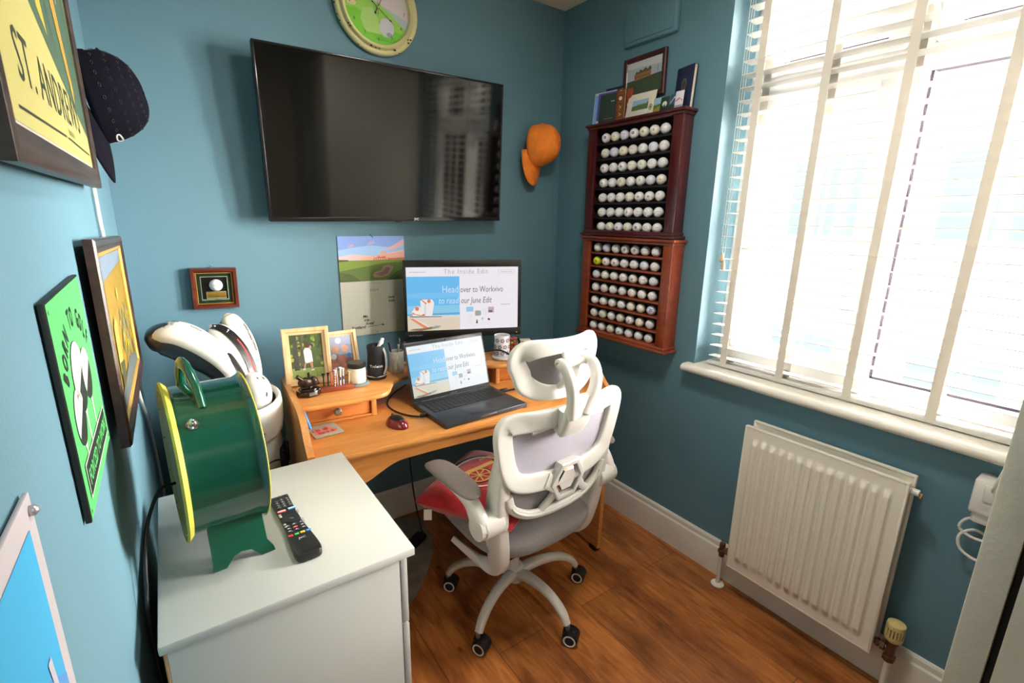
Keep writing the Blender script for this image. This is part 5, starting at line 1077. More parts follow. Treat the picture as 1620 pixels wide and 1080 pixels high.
# mugs
MUG = mat('speckled_grey_mug', (190, 186, 180), .3, noise_amt=.12, nscale=90, coat=.4)
def mug(name, label, x, y, r, h, rz, mt, hand=True, z=ZS, deco=None):
    t = thing(name, label, 'mug', (x, y, z)); T = TR((x, y, z), rz=rz)
    m = M(T); m.lathe([(0, 0), (r*.86, 0), (r*.95, .004), (r, .012), (r, h-.002), (r-.0012, h), (r-.0034, h-.002), (r-.0036, .008), (0, .007)], mt, n=40)
    if deco: deco(m, r, h)
    m.build('body', t)
    if hand: m = M(T); m.sweep(cr_spline([(r-.002, 0, h*.82), (r+.014, 0, h*.84), (r+.026, 0, h*.68), (r+.026, 0, h*.42), (r+.014, 0, h*.24), (r-.002, 0, h*.22)], 6), (.0055, .0035), mt, up=(0, 1, 0)); m.build('handle', t)
    return t
mug('mug', 'grey speckled mug holding pens beside the miniature golf bag', .806, -.318, .028, .084, -1.9, MUG)
mug('mug', 'pale mug half hidden behind the laptop screen', .893, -.285, .030, .088, PI*1.02, mat('cream_glazed_mug', (196, 190, 178), .3, coat=.4))
for i, (dx, dy, lx, ly, c, lb) in enumerate(((-.008, .004, -.16, .05, (40, 34, 60), 'dark purple pen in the grey speckled mug'), (.006, .006, .10, .08, (30, 30, 34), 'black pen in the grey speckled mug, leaning right'), (0, -.006, .03, -.10, (196, 196, 200), 'silver pen in the grey speckled mug'), (.010, -.002, .22, .0, (120, 60, 90), 'maroon pen in the grey speckled mug'))):
    T = Matrix.Translation((.806+dx, -.318+dy, ZS+.009)) @ Matrix.Rotation(lx, 4, 'Y') @ Matrix.Rotation(-ly, 4, 'X'); L_ = (.108, .118, .100, .104)[i]
    m = M(T); m.cyl((0, 0, 0), (0, 0, L_), .0036, flat(c, .4), n=10); m.cyl((0, 0, L_-.03), (0, 0, L_+.004), .0042, flat(tuple(v*.7 for v in c), .4), n=10); m.cyl((.0045, 0, L_-.028), (.0045, 0, L_), .0008, STEEL, n=6); o = m.build('pen', loc=T.translation); o['label'] = lb; o['category'] = 'pen'; o['group'] = 'pens in the grey mug'
def flowers(m, r, h):
    for k in range(9):
        for j in range(3):
            a = k*2*PI/9+(j % 2)*.35; zz = .016+j*.028; R_ = r+.0002
            for q in range(5):
                b = q*2*PI/5; da = .0062*math.cos(b)/r; dz = .0062*math.sin(b); vs = [(R_*1.004*math.cos(a+da+.0040*math.cos(t)/r), R_*1.004*math.sin(a+da+.0040*math.cos(t)/r), zz+dz+.0040*math.sin(t)) for t in [i*PI/3 for i in range(6)]]
                m.add(vs, [tuple(range(6))], flat((120, 112, 128)))
cw_ = M(TR((1.268, -.382, ZS))); cw_.lathe([(0, 0), (.046, 0), (.050, .003), (.050, .009), (.047, .012), (0, .012)], mat('white_marble', (216, 214, 212), .35, noise_amt=.05, nscale=30), n=40); cw_.build('round_coaster', loc=(1.268, -.382, ZS), label='thick round white coaster under the patterned cup', category='coaster')
mug('patterned_cup', 'white cup with grey flower pattern on a round white coaster', 1.262, -.378, .034, .092, 0, mat('white_glazed_cup', (218, 214, 222), .3, coat=.3), False, ZS+.0122, flowers)
jr = thing('sweet_jar', 'small glass jar of red and yellow wrapped sweets behind the patterned cup', 'jar', (1.345, -.345, ZS))
m = M(TR((1.345, -.345, ZS))); m.lathe([(0, 0), (.028, 0), (.031, .004), (.031, .062), (.025, .070), (.025, .076), (.023, .076), (.023, .069), (.029, .060), (.029, .005), (0, .004)], GLASS, n=32); m.build('jar_body', jr)
random.seed(9); m = M(TR((1.345, -.345, ZS)))
for k in range(70):
    a = random.uniform(0, 2*PI); rr = random.uniform(0, .020); m.sphere((rr*math.cos(a), rr*math.sin(a), .011+(k/70)*.062), .0078, flat(random.choice([(190, 40, 24), (206, 60, 30), (226, 180, 60), (230, 140, 40), (150, 90, 30), (120, 100, 40)]), .3), 1, .8, .7, n=8)
o = m.build('sweets', jr); o['kind'] = 'stuff'
dc = thing('desk_clock', 'small cream cube clock with black digital display on the shelf', 'clock', (1.40, -.352, ZS))
T = TR((1.405, -.355, ZS), rz=-.45); m = M(T); m.rbox((-.024, -.018, .012), (.024, .018, .062), mat('cream_plastic', (212, 206, 190), .4), .004); m.rbox((-.026, -.022, 0), (.026, .022, .012), mat('olive_base', (104, 96, 60), .5), .003); m.build('case', dc)
m = M(T); m.rbox((-.019, -.0192, .040), (.019, -.0178, .056), BLACKG, .001); m.dashes(.026, .009, flat((170, 176, 150)), Vector((-.013, -.0196, .0435)), X, Z, .0004, 4); m.dashes(.022, .007, flat((90, 90, 80)), Vector((-.011, -.0184, .022)), X, Z, .0004, 4); m.build('display', dc)
dsk = thing('camera_stand', 'small dark desk gadget standing behind the laptop lid', 'gadget', (.93, -.33, ZS))
m = M(TR((.935, -.325, ZS), rz=.1)); m.rbox((-.035, -.012, .0), (.035, .012, .008), BLACK, .003); m.rbox((-.005, -.005, .006), (.005, .005, .07), BLACK, .002); m.rbox((-.045, -.012, .066), (.045, .012, .084), mat('olive_grey_plastic', (72, 70, 58), .5), .005); m.build('gadget_body', dsk)

# ================================================================ white chest of drawers
CHW = mat('white_melamine', (186, 187, 182), .4)
ct = thing('chest_of_drawers', 'white chest of drawers in the left foreground carrying the green drum lamp', 'chest of drawers', (.25, -.99, 0))
CZ = .785; cx0, cx1, cya, cyb = .030, .462, -1.249, -.741
m = M(); m.rbox((cx0, cya, CZ-.018), (cx1, cyb, CZ), CHW, .003); m.build('top', ct)
for y in (cya+.013, cyb-.030):
    m = M(); m.rbox((cx0+.009, y, 0), (cx1-.030, y+.017, CZ-.018), CHW, .001); m.build('side_panel', ct)
m = M(); m.rbox((cx0+.004, cya+.013, 0), (cx0+.009, cyb-.013, CZ-.018), mat('raw_hardboard', (150, 120, 84), .9), .001); m.build('back_panel', ct)
zz = [.055, .238, .418, .598, .762]
for k in range(4):
    m = M(); m.rbox((cx1-.028, cya+.013, zz[k]+.002), (cx1-.013, cyb-.013, zz[k+1]-.003), CHW, .0025); d = m.build('drawer', ct)
    m = M(); m.cyl((cx1-.013, -.99, zz[k]+.085), (cx1+.005, -.99, zz[k]+.085), .012, CHW, r2=.015); m.build('knob', d)
    m = M(); m.rbox((.06, cya+.04, zz[k]+.02), (cx1-.028, cyb-.05, zz[k+1]-.03), CHW, .001); m.build('drawer_box', d)
m = M(); m.rbox((cx1-.045, cya+.03, 0), (cx1-.030, cyb-.03, .055), CHW, .001); m.build('plinth', ct)

# ================================================================ remote control
rc = thing('remote_control', 'long black television remote with coloured buttons on the white chest', 'remote', (.27, -1.04, CZ))
SZ = .943; SC = Matrix.Scale(SZ, 4)
RT = Matrix.Translation((.2704, -1.040, CZ)) @ Matrix.Rotation(math.radians(3.0), 4, 'Z') @ SC
m = M(RT); prof = cr_spline([(-.021, .125), (-.019, .04), (-.020, -.02), (-.0255, -.09), (-.026, -.125), (-.020, -.138), (0, -.141)], 4); right = [(-x, y) for x, y in reversed(prof[:-1])]
m.prism(list(prof)+right+[], 0.0005, .020, BLACK, bev=.004); m.build('body', rc)
m = M(RT)
def btn(x, y, w, h, c): m.rbox((x-w/2, y-h/2, .0195), (x+w/2, y+h/2, .0215), flat(c, .4), .0008, seg=1)
for x in (-.013, 0, .013): btn(x, .117, .008, .005, (50, 50, 54))
btn(.0, .106, .006, .004, (60, 60, 64))
for r in range(4):
    for c in range(3):
        btn(-.0125+c*.0125, .098-r*.0105, .0095, .0058, (52, 52, 56)); m.text(str((r*3+c+1) % 10 if r < 3 else (0, 0, 0)[c]), .006, flat((220, 220, 220)), Vector((-.0125+c*.0125, .0965-r*.0105, .0217)), X, Y, align='CENTER')
btn(-.0115, .048, .018, .009, (206, 56, 56)); btn(.0125, .050, .018, .009, (90, 160, 220))
m.poly(rect(-.009, -.0012, .009, .0012), flat((236, 236, 240)), (-.0115, .048, .0217), X, Y); m.poly(rect(-.009, -.0012, .009, .0012), flat((236, 236, 240)), (.0125, .050, .0217), X, Y)
m.lathe([(.0175, .0195), (.0175, .0212), (.0085, .0212), (.0085, .0195)], flat((34, 34, 38), .3), T=Matrix.Translation((0, .008, 0)), cap=False); btn(0, .008, .010, .010, (60, 60, 64))
for y in (.034, .026, -.010, -.020):
    for x in (-.020, .020): btn(x*.95, y, .006, .006, (150, 150, 156))
for y in (-.020, -.032, -.043):
    for x in (-.016, -.002, .013): btn(x, y, .010, .0055, (56, 56, 60) if (y, x) != (-.032, -.002) else (196, 60, 60)); m.poly(rect(-.002, -.001, .002, .001), flat((200, 200, 206)), (x, y, .0217), X, Y)
for i, c in enumerate(((206, 48, 44), (60, 160, 70), (226, 190, 60), (70, 140, 216))): btn(-.0190+i*.0126, -.060, .0100, .0065, c)
m.text('JVC', .0095, flat((200, 200, 204)), Vector((0, -.083, .0204)), X, Y, align='CENTER'); m.build('buttons', rc)

# ================================================================ green drum lamp
dl = thing('drum_lamp', 'glossy green drum-shaped metal lamp with yellow rims, toggle switch and top handle', 'lamp', (.15, -1.02, CZ))
GRN = mat('bottle_green_enamel', (10, 72, 54), .16, coat=.7, noise_amt=.04, nscale=12); YLW = mat('yellow_green_enamel', (176, 168, 62), .55, coat=.0, noise_amt=.08, nscale=30)
cx_, cy_, cz_ = .1483, -1.0183, CZ+.2055; R0 = .149; yawd = math.radians(5); pitd = math.radians(0)
DT_ = Matrix.Translation((cx_, cy_, cz_)) @ Matrix.Rotation(yawd, 4, 'Z') @ Matrix.Rotation(PI/2, 4, 'Y') @ SC    # local z = drum axis (+x side)
hw = .065
m = M(DT_); m.lathe([(0, -hw+.004), (R0-.01, -hw+.004), (R0-.002, -hw), (R0, -hw+.008), (R0-.001, hw-.014), (R0+.003, hw-.006), (R0+.008, hw), (R0-.02, hw-.002), (0, hw-.004)], GRN, n=96); m.build('drum', dl, 30)
m = M(DT_); m.lathe([(R0-.020, -hw-.004), (R0+.010, -hw-.010), (R0+.012, -hw-.006), (R0+.003, -hw+.002), (R0-.01, -hw+.002)], YLW, n=96, cap=False); m.lathe([(0, -hw-.0035), (R0-.020, -hw-.004)], YLW, n=96, cap=False)
for a in range(0, 360, 30): m.sphere(((R0-.004)*math.cos(math.radians(a)), (R0-.004)*math.sin(math.radians(a)), -hw-.008), .003, STEEL, n=8)
m.build('back_rim', dl, 30)
m = M(DT_); m.lathe([(R0+.0078, hw-.001), (R0+.0088, hw+.0005), (R0+.0080, hw+.002), (R0-.004, hw+.001)], YLW, n=96, cap=False); m.build('front_rim', dl, 30)
m = M(DT_)
m.lathe([(0, hw-.001), (R0-.012, hw-.001)], mat('frosted_lamp_face', (222, 224, 190), .4), n=64, cap=False); m.build('lamp_face', dl)
# handle on top: loop across the drum
HT = Matrix.Translation((cx_, cy_, cz_)) @ Matrix.Rotation(yawd, 4, 'Z') @ SC
m = M(); pth = cr_spline([tuple(HT @ Vector(p)) for p in ((-.036, .034, R0-.012), (-.036, .030, R0+.020), (-.034, .010, R0+.046), (-.028, -.022, R0+.042), (-.021, -.050, R0+.012), (-.018, -.070, R0-.026))], 6)
m.sweep(pth, (.0120, .0080), GRN, up=HT.to_3x3() @ X, n=16); m.build('handle', dl)
# stand plates (near and far) with curved feet
def stand(sy):
    pts = [(-.040, -.112), (-.040, -.20), (-.042, -.2169), (-.034, -.2176), (-.018, -.2176), (-.008, -.207), (-.002, -.200), (.012, -.196), (.030, -.199), (.038, -.207), (.048, -.2176), (.064, -.2176), (.074, -.2169), (.072, -.207), (.062, -.19), (.060, -.112)]
    pts = [(x, z) for x, z in pts]; n = len(pts)
    f0 = lambda z: sy*(.060+(-.118-z)*.30)
    m = M(HT); vs = [(x, f0(z)+d, z) for d in (-.002, .002) for x, z in pts]
    m.add(vs, [tuple(range(n)), tuple(range(2*n-1, n-1, -1))]+[(i, n+i, n+(i+1) % n, (i+1) % n) for i in range(n)], GRN); m.build('stand_leg', dl)
stand(-1); stand(1)
# toggle switch on the near upper side
a = math.radians(224); TG = DT_ @ Matrix.Rotation(a, 4, 'Z') @ Matrix.Translation((R0, 0, -.040)) @ Matrix.Rotation(PI/2, 4, 'Y')
m = M(TG); m.lathe([(0, -.002), (.0115, -.002), (.0115, .0012), (0, .0012)], CHROME, n=6); m.lathe([(.0075, .001), (.0075, .0045), (.0045, .005), (.0045, .012), (.003, .013)], CHROME, n=20); m.sweep([(0, 0, .012), (.0015, .004, .022), (.002, .007, .031)], [(.0017, .0017), (.0022, .0022), (.0038, .0038)], CHROME, n=12); m.sphere((.002, .0072, .0315), .0040, CHROME, n=12); m.build('toggle_switch', dl)
m = M(); m.tube([(.077, -1.00, .935), (.052, -1.03, .94), (.028, -1.08, .893), (.018, -1.12, .81), (.014, -1.13, .74), (.014, -1.1, .5), (.014, -1.05, .2), (.022, -.95, .02)], .0032, BLACK, smooth=8); m.build('power_cable', dl)
# ================================================================ office chair
CO = Matrix.Translation((1.050, -.780, 0)) @ Matrix.Rotation(math.radians(3.5), 4, 'Z'); CQ = CO.to_3x3()
oc = thing('office_chair', 'white framed office chair with grey mesh seat and headrest at the desk', 'chair', CO.translation)
CW = mat('white_chair_plastic', (216, 213, 208), .36, coat=.1); CM = mat('light_grey_painted_metal', (206, 204, 196), .3, coat=.2)
RINGW = mat('white_caster_ring', (220, 218, 214), .4)
C = lambda u, v, z: CO @ Vector((u, v, z))
def vb(u, z): return -.225-.10*(z-.5)+.45*u*u          # surface of the backrest
NB_ = CQ @ Vector((0, -1, .1)).normalized()
# five-star base
hubT = Matrix.Translation((1.069, -.774, 0))
m = M(hubT); m.lathe([(.020, .088), (.029, .092), (.031, .105), (.031, .150), (.027, .160), (.022, .164)], CM, n=32); b = m.build('hub', oc)
for k, az in enumerate((135, 207, 277, 348, 63)):
    a = math.radians(az); d = Vector((math.cos(a), math.sin(a), 0))
    m = M(hubT); pts = cr_spline([(.015, .127, .023, .018), (.07, .142, .022, .017), (.14, .146, .019, .0155), (.20, .134, .0175, .0145), (.245, .106, .0165, .014), (.268, .074, .014, .0125)], 5)
    m.sweep([(d.x*p[0], d.y*p[0], p[1]) for p in pts], [(p[2], p[3]) for p in pts], CM, n=16, e=2.6); leg = m.build('base_arm', oc)
    # twin wheel caster, trailing at its own angle
    cz = Vector((1.069, -.774, 0))+d*.272; ca = (.75, .50, .62, .55, .9)[k]; T = Matrix.Translation(cz) @ Matrix.Rotation(ca, 4, 'Z')
    m = M(T); m.cyl((0, 0, .050), (0, 0, .076), .008, STEEL); m.rbox((-.010, -.030, .024), (.010, .016, .058), BLACK, .006); m.grid(lambda s, t: T.inverted() @ (T @ Vector(((t-.5)*.046, -.012+.030*math.cos(PI*(.05+.9*s)), .029+.030*math.sin(PI*(.05+.9*s))))), 14, 3, BLACK); cst = m.build('caster', oc)
    m = M(T)
    for sx in (-1, 1):
        WT_ = Matrix.Translation((sx*.0115, -.012, .0275)) @ Matrix.Rotation(sx*PI/2, 4, 'Y')
        m.lathe([(.008, -.0085), (.0255, -.0085), (.0272, -.005), (.0272, .006), (.025, .0095), (.0225, .0105)], BLACK, WT_, 32, cap=False); m.lathe([(.0225, .0100), (.0215, .0112), (.0175, .0112), (.0165, .0098)], RINGW, WT_, 32, cap=False); m.lathe([(.0165, .0100), (.008, .0085), (0, .0085)], BLACK, WT_, 24, cap=False)
    m.build('wheels', cst)
m = M(); m.cyl(C(0, 0, .16), C(0, 0, .26), .025, CM); m.cyl(C(0, 0, .24), C(0, 0, .345), .014, mat('gas_lift_steel', (120, 120, 124), .25, .9)); m.build('gas_lift', oc)
m = M(CO); m.rbox((-.085, -.10, .330), (.085, .12, .368), BLACK, .01); m.rbox((-.17, -.17, .358), (.17, .19, .380), BLACKM, .01); m.build('tilt_mechanism', oc)
m = M(); m.tube([C(.08, .03, .350), C(.20, .05, .345), C(.25, .055, .34)], .005, BLACK); m.build('height_lever', oc)
# seat cushion
def seat(s, t):
    a = 2*PI*s; c, sn = math.cos(a), math.sin(a); e_ = 2/3.4; x = math.copysign(abs(c)**e_, c); y = math.copysign(abs(sn)**e_, sn)
    # t: 0 bottom centre -> 1 top centre
    th = t*PI; r = math.sin(th)**.42 if 0 < t < 1 else 0; zc = -math.cos(th)
    u = .238*x*r*(1-.05*y); v = .010+.242*y*r; z = .425+.052*math.copysign(abs(zc)**.8, zc)
    z += -.014*max(0, y*r)**3+.010*(abs(x*r)**3)-.010*(1-abs(x*r))*.6
    return C(u, v, z)
m = M(); m.grid(seat, 72, 28, GREYF, closeu=True); m.build('seat', oc, 60)
# backrest frame
half = [(0, .872), (.12, .876), (.202, .882), (.232, .874), (.237, .845), (.228, .790), (.213, .735), (.190, .694), (.150, .672), (.075, .662), (0, .660)]
loop = half+[(-u, z) for u, z in reversed(half[1:-1])]
lp_ = cr_spline(loop, 6, True)
m = M(); secs = []
for u, z in lp_: secs.append((.030, .012))
m.sweep([C(u, vb(u, z), z) for u, z in lp_], secs, CW, up=NB_, closed=True, n=20, e=5); m.build('back_frame', oc, 50)
m = M()   # stepped inner lip along the top bar
tp = cr_spline([(-.150, .846), (-.08, .853), (0, .854), (.08, .853), (.150, .846)], 6); m.sweep([C(u, vb(u, z)-.012, z) for u, z in tp], (.006, .004), CW, up=NB_, n=10); m.build('back_frame_lip', oc)
def panel(z0f, z1f, um, dv, n1, n2, mt):
    m = M(); m.grid(lambda s, t: (lambda u: C(u, vb(u, z0f(u)+(z1f(u)-z0f(u))*t)+dv, z0f(u)+(z1f(u)-z0f(u))*t))((s*2-1)*um), n1, n2, mt); return m
rt = lambda u: math.sqrt(max(0, 1-(abs(u)/.215)**3.5))
m = panel(lambda u: .765-.090*rt(u), lambda u: .79+.085*rt(u), .212, .010, 34, 20, GREYB); p_ = m.build('back_mesh', oc, 60); so = p_.modifiers.new('thickness', 'SOLIDIFY'); so.thickness = .006
m = panel(lambda u: .60-.060*math.sqrt(max(0, 1-(u/.20)**2)), lambda u: .672+0*u, .19, .012, 24, 10, GREYF); p_ = m.build('lumbar_mesh', oc, 60); so = p_.modifiers.new('thickness', 'SOLIDIFY'); so.thickness = .010
# lower curved bar below the crossbar
lb = cr_spline([(-.205, .640), (-.185, .590), (-.13, .556), (-.06, .544), (0, .543), (.06, .544), (.13, .556), (.185, .590), (.205, .640)], 6)
m = M(); m.sweep([C(u, vb(u, z)-.002, z) for u, z in lb], (.015, .010), CW, up=NB_, n=14, e=3); m.sweep([C(u, vb(u, z)-.013, z) for u, z in lb[4:-4]], (.004, .003), CW, up=NB_, n=8); m.build('lower_back_bar', oc, 50)
# hexagonal emblem ring in the crossbar, with mirror finish inside
def hexa(r, sx=1.0): return [(sx*r*math.cos(i*PI/3), r*math.sin(i*PI/3)) for i in range(6)]
m = M(); hx_, hz_ = .012, .643
for (r0, r1, y0, y1) in ((.076, .056, -.004, -.022),):
    P0, P1 = hexa(r0), hexa(r1); vs = []
    for P_, y in ((P0, y0+.012), (P0, y1+.004), (hexa(r0-.004), y1), (hexa(r1+.003), y1), (P1, y1+.004), (P1, y0+.014)):
        vs += [C(hx_+u, vb(hx_+u, hz_+z)+y, hz_+z) for u, z in P_]
    m.add(vs, [(k*6+i, k*6+(i+1) % 6, (k+1)*6+(i+1) % 6, (k+1)*6+i) for k in range(5) for i in range(6)], CW)
m.build('emblem_ring', oc, 25)
m = M(); IN = hexa(.0555); MIR = mat('polished_emblem_mirror', (150, 126, 104), .08, 1.0)
vs = [C(hx_+u, vb(hx_+u, hz_+z)-.006, hz_+z) for u, z in IN]+[C(hx_+u*.72, vb(hx_+u, hz_+z)-.016, hz_+z*.72) for u, z in IN]
m.add(vs, [(i, (i+1) % 6, 6+(i+1) % 6, 6+i) for i in range(6)], MIR); m.add([C(hx_+u*.72, vb(hx_+u, hz_+z)-.0162, hz_+z*.72) for u, z in IN], [tuple(range(6))], mat('white_emblem_face', (222, 220, 218), .3)); m.build('emblem_face', oc, 10)
m = M()   # webs that tie the ring to the crossbar and lower bar
m.sweep([C(-.075, vb(.06, .655)-.006, .664), C(-.035, vb(.03, .64)-.008, .640)], [(.026, .009), (.030, .010)], CW, up=NB_, e=4); m.build('crossbar_web', oc, 40); m = M(); m.sweep([C(.065, vb(.06, .655)-.006, .664), C(.085, vb(.09, .655)-.006, .668)], [(.040, .010), (.028, .009)], CW, up=NB_, e=4); m.build('crossbar_web', oc, 40); m = M()
m.sweep([C(.075, vb(.07, .6)-.006, .615), C(.10, vb(.1, .57)-.004, .580), C(.13, vb(.13, .56)-.002, .560)], [(.016, .010), (.014, .010), (.012, .009)], CW, up=NB_, e=4); m.build('crossbar_web', oc, 40); m = M(); m.sweep([C(-.03, vb(.02, .62)-.006, .612), C(-.045, vb(.04, .58)-.004, .585), C(-.08, vb(.08, .552)-.002, .554)], [(.012, .008)]*3, CW, up=NB_, e=4); m.build('crossbar_web', oc, 40)
# side uprights that sweep down and under the seat, armrests
for sg in (-1, 1):
    up_ = cr_spline([(.222, -.226, .825, .016, .014), (.222, -.215, .745, .023, .024), (.220, -.198, .67, .025, .032), (.218, -.186, .58, .026, .036), (.212, -.178, .50, .026, .038), (.200, -.170, .43, .025, .038), (.190, -.158, .375, .023, .036), (.188, -.130, .338, .018, .028), (.196, -.075, .325, .014, .018), (.210, -.005, .332, .012, .012), (.224, .060, .345, .010, .009)], 6)
    m = M(); m.sweep([C(sg*p[0], p[1], p[2]) for p in up_], [(p[3], p[4]) for p in up_], CW, up=CQ @ Vector((0, 1, .0001)), n=20, e=4.5); m.build('side_upright', oc, 50)
    m = M(); m.cyl(C(sg*.215, -.190, .555), C(sg*.285, -.190, .555), .042, CW, r2=.040, n=32); m.cyl(C(sg*.285, -.190, .555), C(sg*.300, -.190, .555), .037, CW, n=32); m.build('arm_pivot', oc, 40)
    ar = cr_spline([(.280, -.195, .545, .020, .036), (.284, -.180, .585, .022, .032), (.290, -.150, .625, .020, .024), (.296, -.095, .648, .024, .016), (.300, -.02, .653, .026, .010), (.302, .06, .654, .022, .008)], 6)
    m = M(); m.sweep([C(sg*p[0], p[1], p[2]) for p in ar], [(p[3], p[4]) for p in ar], CW, up=CQ @ Vector((0, -.5, .8)), n=18, e=3); m.build('arm_support', oc, 50)
    def padf(s, t, sg=sg):
        a = 2*PI*s; c, sn = math.cos(a), math.sin(a); e_ = 2/3.0; x = math.copysign(abs(c)**e_, c); y = math.copysign(abs(sn)**e_, sn); th = t*PI; r = math.sin(th)**.5 if 0 < t < 1 else 0
        return C(sg*.300+.041*x*r, -.060+.135*y*r, .672-.014*math.cos(th)-.012*abs(y*r)**3)
    m = M(); m.grid(padf, 48, 16, mat('armrest_grey_fabric', (122, 114, 107), .9, noise_amt=.14, nscale=420, bump=.3, bscale=500), closeu=True); m.build('armrest_pad', oc, 60)
# headrest
C = lambda u, v, z: CO @ Vector((u-.022, v+.012, z))
HZ = 1.020
def vh(u, z): return -.268+2.3*u*u-.10*(z-HZ)
hl_ = []
for i in range(72):
    a = 2*PI*i/72; c, sn = math.cos(a), math.sin(a); u = .140*math.copysign(abs(c)**.80, c); z = .073*math.copysign(abs(sn)**.78, sn); z += (.024*abs(u/.14)**3 if sn > 0 else 0); u *= (1.05 if sn > 0 else .95); hl_.append((u, HZ+z, a))
m = M(); m.sweep([C(u, vh(u, z), z) for u, z, a in hl_], [(.022+.013*abs(math.cos(a))**2, .009) for u, z, a in hl_], CW, up=NB_, closed=True, n=18, e=4.5); m.build('headrest_frame', oc, 50)
m = M(); m.grid(lambda s, t: (lambda u, tz: C(u, vh(u, tz)+.008, tz))((s*2-1)*.140, HZ+(t*2-1)*(.068+.010*abs(s*2-1)**2)*math.sqrt(max(0.02, 1-abs(s*2-1)**3))), 30, 14, GREYF); p_ = m.build('headrest_mesh', oc, 60); so = p_.modifiers.new('thickness', 'SOLIDIFY'); so.thickness = .008
m = M()
m.sweep(cr_spline([tuple(C(0.0, -.262, 1.085)), tuple(C(0, -.288, 1.06)), tuple(C(0, -.290, 1.0)), tuple(C(0, -.265, .965))], 5), (.030, .010), CW, up=NB_, n=14, e=4); m.cyl(C(-.052, -.300, 1.045), C(.052, -.300, 1.045), .011, CW); m.build('headrest_bracket', oc, 50)
for sg in (-1, 1):
    m = M(); yk = cr_spline([(.052, -.298, 1.048, .011, .017), (.056, -.322, 1.042, .013, .017), (.054, -.340, 1.012, .015, .017), (.046, -.346, .972, .018, .016), (.034, -.340, .930, .023, .015), (.026, -.340, .895, .026, .013)], 6)
    m.sweep([C(sg*p[0], p[1], p[2]) for p in yk], [(p[3], p[4]) for p in yk], CW, up=CQ @ Vector((0, -1, .3)), n=16, e=2.8); m.cyl(C(sg*.044, -.298, 1.048), C(sg*.062, -.298, 1.048), .0155, CW); m.cyl(C(sg*.060, -.298, 1.048), C(sg*.0635, -.298, 1.048), .006, STEEL, n=12); m.build('headrest_yoke', oc, 50)
m = M(); st_ = cr_spline([(-.340, .955, .050, .010), (-.332, .915, .053, .014), (-.318, .870, .054, .016), (-.300, .828, .050, .012)], 6); m.sweep([C(0, p[0], p[1]) for p in st_], [(p[2], p[3]) for p in st_], CW, up=CQ @ Vector((0, -1, .3)), n=18, e=4); m.sweep([C(0, -.292, .90), C(0, -.276, .83)], [(.038, .016), (.04, .016)], CW, up=CQ @ Vector((0, -1, .3)), n=14, e=4); m.build('headrest_stem', oc, 50)

C = lambda u, v, z: CO @ Vector((u, v, z))
# ================================================================ red cushion on the seat
RC = mat('red_velvet_cushion', (168, 16, 28), .9, sheen=.4, noise_amt=.16, nscale=34, bump=.25, bscale=90)
cu = thing('cushion', 'red football cushion with gold cannon crest lying on the chair seat', 'cushion', (.93, -.70, .50))
PT_ = Matrix.Translation((.945, -.772, .532)) @ Matrix.Rotation(math.radians(-4), 4, 'Y') @ Matrix.Rotation(math.radians(28), 4, 'Z')
def pil(a, b, side=1, off=0):
    ca = 1-.10*(1-a*a)*abs(b)**6*0; h = .052*((1-a**4)*(1-b**4))**.45
    k = 1-.07*(1-abs(a*b))*max(abs(a), abs(b))**3
    sag = -.03*max(0, (-a-b)/2)**1.5*0
    return PT_ @ Vector((.185*a*k, .185*b*k, side*(h+off)+sag))
m = M(); 
for sd in (1, -1): m.grid(lambda s, t, sd=sd: pil(s*2-1, t*2-1, sd), 36, 36, RC)
m.build('cover', cu, 70)
m = M()
def ps(pts, w, c, off=.002): m.sweep([pil(a, b, 1, off) for a, b in pts], (w, .0006), flat(c), up=(0, 0, 1), n=6)
cang = lambda x, y: (x, y)
def crest(x, y):    # crest coordinates: x right, y up, turned to match the diagonal lie
    c, s_ = math.cos(math.radians(-38)), math.sin(math.radians(-38)); return (-.06+1.25*(c*x-s_*y), .10+1.25*(s_*x+c*y))
arc = lambda r, a0, a1, cx=0, cy=0, n=18: [crest(cx+r*math.cos(math.radians(a0+(a1-a0)*i/n)), cy+r*math.sin(math.radians(a0+(a1-a0)*i/n))) for i in range(n+1)]
ps(arc(.52, 30, 175), .0075, (60, 76, 110)); ps(arc(.47, 28, 177), .004, (228, 214, 214), .0026)
GD = (196, 160, 90)
ps(arc(.17, 0, 360, -.05, -.05), .0035, GD, .003); ps(arc(.20, 0, 360, -.05, -.05), .0018, (70, 40, 30), .003)
for a in range(0, 360, 45): ps([crest(-.05, -.05), crest(-.05+.16*math.cos(math.radians(a)), -.05+.16*math.sin(math.radians(a)))], .0026, GD, .003)
ps([crest(-.22, .10), crest(0, .14), crest(.22, .20), crest(.40, .22)], .011, GD, .0034); ps([crest(.30, .16), crest(.30, .28)], .004, (70, 40, 30), .004); ps([crest(-.24, .02), crest(-.34, -.20)], .006, GD, .0034); ps([crest(.10, .36), crest(.30, .42), crest(.42, .36)], .006, GD, .003); ps(arc(.30, 200, 330, 0, -.06), .004, (228, 214, 214), .003)
m.build('crest', cu)
m = M(); lt = pil(-.80, 1, 1, 0); TG_ = Matrix.Translation((.722, -.748, .508)); m.add([TG_ @ Vector(p) for p in ((-.012, .004, 0), (.010, -.010, 0), (.004, -.020, -.032), (-.018, -.006, -.032), (-.0115, .0045, 0), (.0105, -.0095, 0), (.0045, -.0195, -.032), (-.0175, -.0055, -.032))], [(0, 1, 2, 3), (7, 6, 5, 4), (0, 4, 5, 1), (1, 5, 6, 2), (2, 6, 7, 3), (3, 7, 4, 0)], flat((214, 206, 200))); m.build('care_label', cu)

